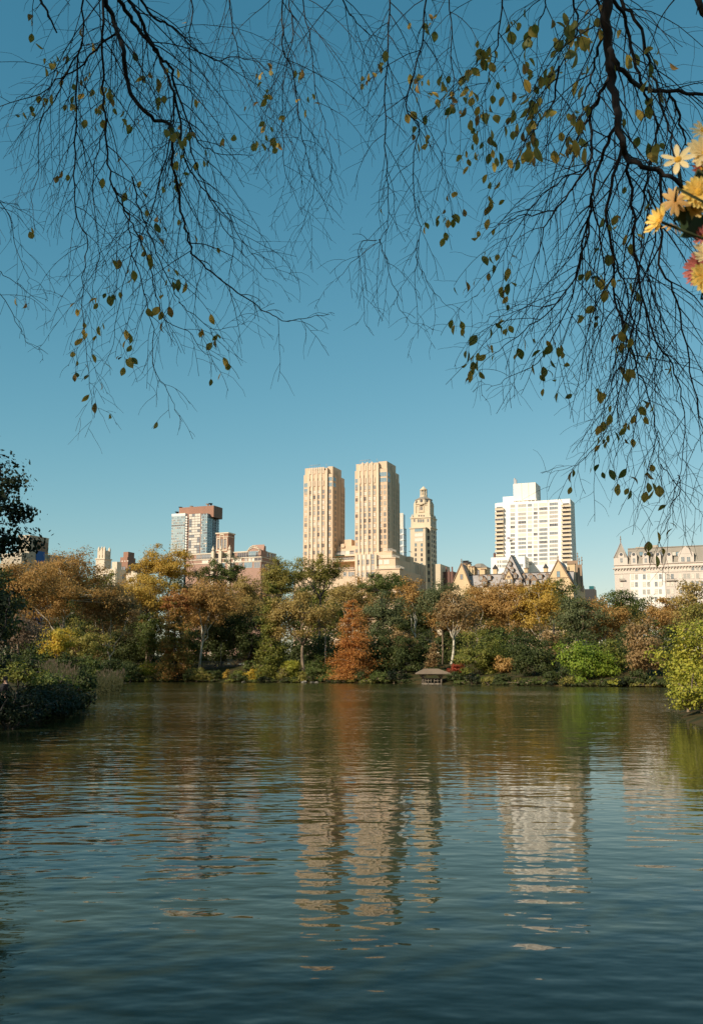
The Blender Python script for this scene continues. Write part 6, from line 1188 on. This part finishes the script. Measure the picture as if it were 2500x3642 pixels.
def grow(start, d, length, droop, n, jit):
    """a twig: starts along d, bends towards the ground, slight zigzag"""
    pts = [start]; d = d/np.linalg.norm(d); st = length/n
    for i in range(n):
        d = d+np.array([0, 0, -droop])+rng.normal(size=3)*jit*np.array([1, .6, 1]); d /= np.linalg.norm(d); pts.append(pts[-1]+d*st)
    return np.array(pts)
for bi, (pp, D0, D1, w0, w1, tf) in enumerate(BR):
    n = len(pp); P = np.array([P3(x, y, D0+(D1-D0)*i/(n-1)+rng.normal()*.04) for i, (x, y) in enumerate(pp)])
    P = smooth_poly(P, 4); P[1:-1] += rng.normal(size=(len(P)-2, 3))*.006
    m_ = len(P); Dm = np.linspace(D0, D1, m_); rad = np.linspace((1.25*w0)**.75, w1**.75, m_)**(1/.75)*D2S/FPX*Dm*.5
    top = pp[0][1] < 0
    if top:                                                # continue out of the frame up to the boughs overhead
        hub = np.array([2.4, 1.2, 9.6]) if P[0][0] > 1.2 else (np.array([-2.2, 1.6, 9.9]) if P[0][0] < -.9 else np.array([.3, 1.6, 10.0]))
        d_ = P[0]-P[3]; c_ = P[0]+d_/np.linalg.norm(d_)*1.2; up_ = bez(hub, c_, P[0], 9)[:-1]; P = np.vstack([up_, P]); rad = np.concatenate([np.linspace(max(.02, rad[0]*1.3), rad[0], 8), rad])
    mb = MB(); mb.tube(list(P-TO), list(rad), 7 if w0 > 5 else 5, cap=True); bo = mb.build('branch', branch_bark, troot)
    k0 = 8 if top else 0; Q = P[k0:]; seg = np.linalg.norm(np.diff(Q, axis=0), axis=1); cum = np.concatenate([[0], np.cumsum(seg)]); LT = cum[-1]
    tb = TubeBatch(4); tw = TubeBatch(3); s_ = rng.uniform(.02, .1); side = 1
    while s_ < LT:
        i = min(len(Q)-2, int(np.searchsorted(cum, s_)-1)); i = max(i, 0); f = (s_-cum[i])/(seg[i]+1e-9); p = Q[i]+(Q[i+1]-Q[i])*f; t = (Q[i+1]-Q[i])/(seg[i]+1e-9); tt = s_/LT
        side = -side; ortho = np.cross(t, np.array([0, 1, 0])); ortho /= np.linalg.norm(ortho)+1e-9; ang = rng.uniform(.35, .95)
        d = t*math.cos(ang)+ortho*side*math.sin(ang)+np.array([0, rng.normal()*.25, 0])
        Lc = tf*rng.uniform(.25, 1.25)*(1.0-.70*tt)*1.1
        rp = rad[min(k0+i, len(rad)-1)]; r0 = min(rp*.6, rng.uniform(.0024, .0046)); c = grow(p, d, Lc, .13, 8, .085); tb.add(c-TO, r0, .0014)
        u = rng.uniform(.04, .12); sd2 = 1
        while u < Lc*.97:                                  # side twiglets, alternate, with bud-like kinks
            q = u/Lc*8; j = min(7, int(q)); p2 = c[j]+(c[j+1]-c[j])*(q-j); t2 = (c[j+1]-c[j]); t2 /= np.linalg.norm(t2)+1e-9; o2 = np.cross(t2, np.array([0, 1, 0])); o2 /= np.linalg.norm(o2)+1e-9; sd2 = -sd2
            a2 = rng.uniform(.5, 1.0); d2 = t2*math.cos(a2)+o2*sd2*math.sin(a2)+np.array([0, rng.normal()*.2, 0]); L2 = rng.uniform(.04, .30)*(.5+.7*tf)*(1-.4*u/Lc)
            c2 = grow(p2, d2, L2, .12, 5, .17); tw.add(c2-TO, .0014, .0008); TIPS.append(c2[-1]); TIPS.append(c2[3]); u += rng.uniform(.05, .13)
        TIPS.append(c[-1]); TIPS.append(c[5]); s_ += rng.uniform(.045, .125)
    if tb.V: tag(link('branchlets', tb.mesh('branchlets', branch_bark), bo), kind='stuff')
    if tw.V: tag(link('twigs', tw.mesh('twigs', branch_bark), bo), kind='stuff')
# trunk and boughs above and behind the camera
mb = MB(); fk = np.array([2.3, -1.6, 6.2]); mb.tube([(0, 0, -.3), (.1, .2, 2.5), tuple(fk-TO)], [.34, .27, .22], 10)
for hub in ((2.4, 1.2, 9.6), (-2.2, 1.6, 9.9), (.3, 1.6, 10.0), (-6.5, .5, 9.5), (-4, -4, 11), (4, -4, 11)):
    h = np.array(hub); mb.tube(list(bez(fk-TO, (fk+h)/2+np.array([0, -.5, 1.6])-TO, h-TO, 8)), np.linspace(.17, .05, 8), 7)
mb.build('trunk', branch_bark, troot)
# the tree's own crown, overhead and to the left of the frame, in whose shade the drooping branches hang
sv = np.array(sun_vec); CP = []; CN = []; TI = np.array(TIPS); tries = 0
while len(CP) < 130 and tries < 20000:
    tries += 1; p = TI[rng.integers(len(TI))]+sv*rng.uniform(3.5, 10)+rng.normal(size=3)*.3
    if rng.random() < .02: p = np.array([.35, .95, 3.0])+sv*rng.uniform(3, 8)+rng.normal(size=3)*.3
    x_, y_, z_ = proj(p)
    if z_ > 0.3 and -500 < x_ < 3000 and y_ > -420: continue
    if p[2] > 13.5: continue
    k_ = 46; d = rng.normal(size=(k_, 3)); CP.append(p+d*np.array([.42, .42, .26])); CN.append(d)
P = np.concatenate(CP); Nn = np.concatenate(CN); Nn /= np.linalg.norm(Nn, axis=1, keepdims=True)
cr_mat = leaf_mat('overhead_leaves', [(.05,.06,.015),(.09,.09,.02),(.16,.12,.03)])
ok = np.array([not (proj(q)[2] > .2 and -60 < proj(q)[0] < 2560 and proj(q)[1] > -60) for q in P])
tag(link('crown', leaf_cloud('crown', P[ok]-TO, Nn[ok], .13*rng.uniform(.7, 1.3, int(ok.sum())), cr_mat, rng), troot), kind='stuff')

# hanging leaves
def leaf_mesh(name, mat, L_=1.0, W_=.52, curl=.12, fold=.14):
    """ovate, pointed leaf hanging along -z from its stalk, folded along the midrib"""
    n = 7; V = []; F_ = []; M_ = []
    prof = [0.0, .62, .95, 1.0, .86, .52, 0.0]
    for i in range(n):
        t = i/(n-1); z = -.16-t*L_; w = W_/2*prof[i]*(1+.03*math.sin(i*2.3)); y = curl*math.sin(t*2.6); V += [(-w, y+fold*w, z), (0, y, z), (w, y+fold*w, z)]
    for i in range(n-1):
        a = i*3; F_ += [(a, a+1, a+4, a+3), (a+1, a+2, a+5, a+4)]; M_ += [0, 0]
    b0 = len(V); V += [(-.014, 0, 0), (.014, 0, 0), (.014, 0, -.17), (-.014, 0, -.17)]; F_.append((b0, b0+1, b0+2, b0+3)); M_.append(1)
    for i in range(n-1):                                   # midrib
        a = len(V); t0, t1 = i/(n-1), (i+1)/(n-1); y0, y1 = curl*math.sin(t0*2.6)-.012, curl*math.sin(t1*2.6)-.012; V += [(-.012, y0, -.16-t0*L_), (.012, y0, -.16-t0*L_), (.012, y1, -.16-t1*L_), (-.012, y1, -.16-t1*L_)]; F_.append((a, a+1, a+2, a+3)); M_.append(1)
    return np_mesh(name, V, F_, [mat, branch_bark], M_, smooth=True)
def hang_mat(name, c0, c1):
    m, nt, N, L = nodes_of(name); out = N.new('ShaderNodeOutputMaterial'); tc = N.new('ShaderNodeTexCoord'); nz = N.new('ShaderNodeTexNoise'); nz.inputs['Scale'].default_value = 3.5; nz.inputs['Detail'].default_value = 3
    oi = N.new('ShaderNodeObjectInfo'); va = N.new('ShaderNodeVectorMath'); va.operation = 'ADD'; L.new(tc.outputs['Object'], va.inputs[0]); L.new(oi.outputs['Random'], va.inputs[1]); L.new(va.outputs[0], nz.inputs['Vector'])
    r = N.new('ShaderNodeValToRGB'); r.color_ramp.elements[0].position = .35; r.color_ramp.elements[1].position = .65; r.color_ramp.elements[0].color = (*c0, 1); r.color_ramp.elements[1].color = (*c1, 1); L.new(nz.outputs['Fac'], r.inputs['Fac'])
    b = N.new('ShaderNodeBsdfPrincipled'); b.inputs['Roughness'].default_value = .6; L.new(r.outputs['Color'], b.inputs['Base Color']); t = N.new('ShaderNodeBsdfTranslucent'); L.new(r.outputs['Color'], t.inputs['Color']); mx = N.new('ShaderNodeMixShader'); mx.inputs['Fac'].default_value = .5
    L.new(b.outputs['BSDF'], mx.inputs[1]); L.new(t.outputs['BSDF'], mx.inputs[2]); L.new(mx.outputs['Shader'], out.inputs['Surface']); return m
HM = [hang_mat('hanging_leaf_olive', (.34,.27,.045), (.46,.34,.06)), hang_mat('hanging_leaf_amber', (.52,.32,.05), (.62,.42,.08)), hang_mat('hanging_leaf_green', (.14,.16,.03), (.22,.22,.045)), hang_mat('hanging_leaf_brown', (.34,.19,.05), (.46,.28,.08))]
LMESH = [leaf_mesh('leaf', HM[i % 4], 1.0, w, c, f) for i, (w, c, f) in enumerate(((.60,.10,.15),(.56,.16,.10),(.62,.06,.2),(.52,.2,.25),(.66,.12,.12),(.60,.02,.1),(.55,.14,.2),(.46,.25,.3)))]
REG = [((1020,0,1340,130),110),((1020,130,1340,360),180),((1340,0,1595,300),35),((850,0,1020,350),44),((620,0,850,350),32),((0,0,250,300),55),((250,0,450,330),52),((450,0,620,330),26),((0,300,250,760),20),((250,330,520,700),75),((150,690,520,980),52),
       ((700,330,900,500),4),((960,330,1150,560),44),((1000,560,1160,760),49),((1040,760,1250,900),23),((1200,560,1420,900),55),((1400,560,1595,900),20),((1250,900,1500,1120),44),((1420,1130,1530,1280),12),((1340,300,1500,560),20)]
TPX = np.array([proj(p)[:2] for p in TI])/D2S; chosen = []
for (x0, y0, x1, y1), n in REG:
    ids = np.where((TPX[:, 0] > x0) & (TPX[:, 0] < x1) & (TPX[:, 1] > y0) & (TPX[:, 1] < y1))[0]
    if len(ids) == 0: continue
    cl_n = max(1, n//3); cen = rng.choice(ids, min(cl_n, len(ids)), replace=False)   # leaves come in twos and threes
    for c in cen:
        dd = np.linalg.norm(TPX[ids]-TPX[c], axis=1); near = ids[np.argsort(dd)[:14]]; kk = min(len(near), max(1, int(rng.poisson(n/cl_n))))
        chosen += list(rng.choice(near, kk, replace=False))
chosen = list(dict.fromkeys(chosen)); items = []
for c in chosen:
    items.append((TI[c], rng.uniform(.042, .080)*(1.2 if TPX[c][1] < 360 and TPX[c][0] > 1000 else 1.0), int(rng.choice(8, p=[.2,.17,.13,.08,.16,.12,.06,.08])), Vector((rng.normal()*.45, rng.normal()*.3, rng.uniform(0, 6.28)))))
items.sort(key=lambda it: -it[1]/it[0][1]); VR = [[] for _ in HM]
rest_v = []; rest_f = []; rest_m = []
from mathutils import Euler
for i, (p, s, kd, rot) in enumerate(items):
    if i < 300:
        o = link('leaf', LMESH[kd], troot, tuple(p-TO)); o.rotation_euler = (rot[0], rot[1], rot[2]); o.scale = (s, s, s)
    else:
        M = np.array(Euler((rot[0], rot[1], rot[2])).to_matrix())*s; me = LMESH[kd]; co = np.empty(len(me.vertices)*3, np.float32); me.vertices.foreach_get('co', co); V = co.reshape(-1, 3) @ M.T+(p-TO); b0 = sum(len(v) for v in rest_v)
        for f_ in me.polygons: rest_f.append([b0+j for j in f_.vertices]); rest_m.append(kd % 4 if f_.material_index == 0 else 4)
        rest_v.append(V)
if rest_v: tag(link('small_leaves', np_mesh('small_leaves', np.concatenate(rest_v), rest_f, HM+[branch_bark], rest_m, smooth=True), troot), kind='stuff')

# ------------------------------------------------------------------ chrysanthemums at the right edge, an arm's length away
Yc = 0.95
def petal_m(name, c0, c1):
    m, nt, N, L = nodes_of(name); out = N.new('ShaderNodeOutputMaterial'); tc = N.new('ShaderNodeTexCoord'); sp = N.new('ShaderNodeSeparateXYZ'); L.new(tc.outputs['Object'], sp.inputs[0])
    wv = N.new('ShaderNodeTexNoise'); wv.inputs['Scale'].default_value = 6; mp = N.new('ShaderNodeMapping'); mp.inputs['Scale'].default_value = (.6, 12, 1); L.new(tc.outputs['Object'], mp.inputs['Vector']); L.new(mp.outputs['Vector'], wv.inputs['Vector'])
    r = N.new('ShaderNodeValToRGB'); r.color_ramp.elements[0].color = (*c0, 1); r.color_ramp.elements[1].color = (*c1, 1); ad = N.new('ShaderNodeMath'); ad.operation = 'MULTIPLY_ADD'; ad.inputs[1].default_value = .5; L.new(wv.outputs['Fac'], ad.inputs[0]); mu = N.new('ShaderNodeMath'); mu.operation = 'MULTIPLY'; mu.inputs[1].default_value = .6; L.new(sp.outputs['X'], mu.inputs[0]); L.new(mu.outputs[0], ad.inputs[2]); L.new(ad.outputs[0], r.inputs['Fac'])
    b = N.new('ShaderNodeBsdfPrincipled'); b.inputs['Roughness'].default_value = .7; L.new(r.outputs['Color'], b.inputs['Base Color']); t = N.new('ShaderNodeBsdfTranslucent'); L.new(r.outputs['Color'], t.inputs['Color']); mx = N.new('ShaderNodeMixShader'); mx.inputs['Fac'].default_value = .4
    L.new(b.outputs['BSDF'], mx.inputs[1]); L.new(t.outputs['BSDF'], mx.inputs[2]); L.new(mx.outputs['Shader'], out.inputs['Surface']); return m
PM = {'cream': petal_m('cream_petal', (.86,.64,.24), (.92,.76,.42)), 'yellow': petal_m('yellow_petal', (.88,.56,.07), (.93,.71,.22)), 'gold': petal_m('gold_petal', (.68,.42,.08), (.82,.6,.22)), 'tan': petal_m('faded_petal', (.58,.31,.09), (.74,.48,.17)), 'red': petal_m('red_petal', (.42,.06,.03), (.60,.17,.07)), 'mauve': petal_m('mauve_petal', (.34,.07,.06), (.50,.17,.13))}
disc_m = wall_mat('flower_disc', (.55,.30,.03), var=.3, fine=300); stem_m = wall_mat('flower_stem', (.045,.055,.02)); fleaf_m = wall_mat('flower_leaf', (.03,.055,.02))
def petal_mesh(key, W, curl):
    n = 7; V = []; F_ = []; prof = [.35, .62, .85, 1.0, .98, .78, .25]
    for i in range(n):
        t = i/(n-1); w = W/2*prof[i]; z = curl*t*t; V += [(t, -w, z+.10*w), (t, 0, z-.02), (t, w, z+.10*w)]
    for i in range(n-1): a = i*3; F_ += [(a, a+3, a+4, a+1), (a+1, a+4, a+5, a+2)]
    return np_mesh('petal', V, F_, PM[key], smooth=True)
PME = {}
froot = empty('chrysanthemum_bunch', (.62, .95, gz(.62, .95))); FO = np.array(froot.location); tag(froot, 'bunch of yellow and mauve chrysanthemums poking in close at the right edge', 'flowers')
mb0 = MB()
for a_ in range(5):
    for b_ in range(12):
        f = lambda i, j: (math.sin(math.pi/2*i/5)*math.cos(2*math.pi*j/12)*(1+.05*((i*7+j*3) % 2)), math.sin(math.pi/2*i/5)*math.sin(2*math.pi*j/12), .62*math.cos(math.pi/2*i/5)-.05*((i+j) % 2))
        mb0.quad(f(a_, b_), f(a_+1, b_), f(a_+1, b_+1), f(a_, b_+1))
disc_me = mb0.mesh('flower', disc_m)
#        x, y (photo), facing (right, toward camera, up), petal length px, petals, arc (deg from,to), colour, width, curl, disc size px, label, dY
FL = [ (2409, 567, (-.35,.85,.1), 52, 7, None, 'cream', .40, .05, 13, 'pale open flower with six spread petals', 0),
       (2341, 786, (-.85,.35,.15), 50, 15, None, 'yellow', .34, .30, 12, 'yellow flower turned sideways to the left', -.02),
       (2400, 716, (.25,-.8,.2), 50, 11, None, 'tan', .34, .1, 8, 'faded flower seen from behind', .02),
       (2390, 800, (-.2,-.55,-.55), 46, 9, None, 'tan', .24, .25, 8, 'drooping faded flower seen from behind', .04),
       (2483, 685, (-.10,.97,.05), 56, 19, None, 'yellow', .34, .04, 17, 'full round yellow daisy with orange centre', 0),
       (2468, 742, (-.2,.6,-.6), 42, 15, None, 'gold', .34, .2, 9, 'yellow flower half hidden under the round daisy', .03),
       (2507, 545, (-.2,.9,.2), 62, 15, None, 'cream', .38, .05, 14, 'large pale flower cut by the right edge', .02),
       (2497, 600, (-.3,.8,.1), 34, 18, None, 'red', .24, .25, 9, 'small red flower at the right edge', .04),
       (2502, 462, (-.3,.8,.2), 44, 13, None, 'cream', .28, .1, 12, 'pale flower highest at the right edge', .04),
       (2500, 842, (-.4,.7,.0), 36, 16, None, 'mauve', .25, .25, 9, 'dusky mauve flower below the round daisy', .03),
       (2488, 955, (-.75,.45,.1), 60, 22, None, 'mauve', .28, .30, 10, 'dusky mauve flower with petals pointing left', .04),
       (2510, 985, (-.25,.95,.0), 52, 20, None, 'yellow', .34, .12, 14, 'yellow flower in front of the mauve petals', -.02),
       (2512, 905, (-.2,.9,.2), 50, 14, None, 'cream', .26, .1, 12, 'pale flower above the mauve petals', .0) ]
for fi, (x, y, fc, pl, npet, arc, key, W, curl, dr, lb, dY) in enumerate(FL):
    Y_ = Yc+dY; c = at(x, y, Y_); nrm = Vector((fc[0], -fc[1], fc[2])).normalized(); rotq = nrm.to_track_quat('Z', 'Y'); kx = Y_/FPX*1.06
    o = link('flower', disc_me, froot, tuple(c-FO)); o.rotation_mode = 'QUATERNION'; o.rotation_quaternion = rotq; o.scale = (dr*kx,)*3; o['label'] = lb
    layers = [(npet, 1.0, 0.0)] if npet < 14 else [(npet, 1.0, 0.0), (npet-4, .82, .18)]
    for (np_, ls, lift) in layers:
        for j in range(np_):
            kk = (key, W, round(curl+lift, 2)); 
            if kk not in PME: PME[kk] = petal_mesh(key, W, curl+lift)
            a_ = 2*math.pi*(j+.3*rng.normal()*.4)/np_+lift; p_ = link('petal', PME[kk], o); p_.rotation_euler = (rng.normal()*.15, -.05-lift*.6+rng.normal()*.10, a_); s_ = pl/dr*ls*rng.uniform(.85, 1.1); p_.scale = (s_, s_, s_); p_.location = (.55*math.cos(a_), .55*math.sin(a_), .04+lift)
    gat = np.array([.58, 1.02, 2.95]); back = c-np.array(nrm)*.06; mb = MB()
    mb.tube([tuple(c-np.array(nrm)*.004-FO), tuple(back-FO), tuple((back+gat)/2+np.array([.02, .02, -.02])-FO), tuple(gat+rng.normal(size=3)*.012-FO), tuple(np.array([rng.normal()*.02, rng.normal()*.02, -.1]))], [.0016, .0015, .0016, .0018, .0022], 5); mb.build('stem', stem_m, froot)
for (x, y, a_, L_) in ((2482, 808, 2.6, .032), (2428, 775, 4.2, .022), (2492, 640, 2.4, .028), (2455, 800, 1.2, .02)):
    c = at(x, y, Yc+.03); mb = MB(); n = 8; pts = []
    for i in range(n):
        t = i/(n-1); w = .36*math.sin(math.pi*min(1, t*1.05))*(1+.25*math.cos(i*3.1)); pts.append((t*2-1, w))
    for i in range(n-1): (t0, w0_), (t1, w1_) = pts[i], pts[i+1]; mb.quad((t0*L_,-w0_*L_,.1*L_*t0*t0),(t1*L_,-w1_*L_,.1*L_*t1*t1),(t1*L_,0,.0),(t0*L_,0,0)); mb.quad((t0*L_,0,0),(t1*L_,0,0),(t1*L_,w1_*L_,.1*L_*t1*t1),(t0*L_,w0_*L_,.1*L_*t0*t0))
    mb.build('leaf', fleaf_m, froot, tuple(c-FO), (1.2, a_, .4))
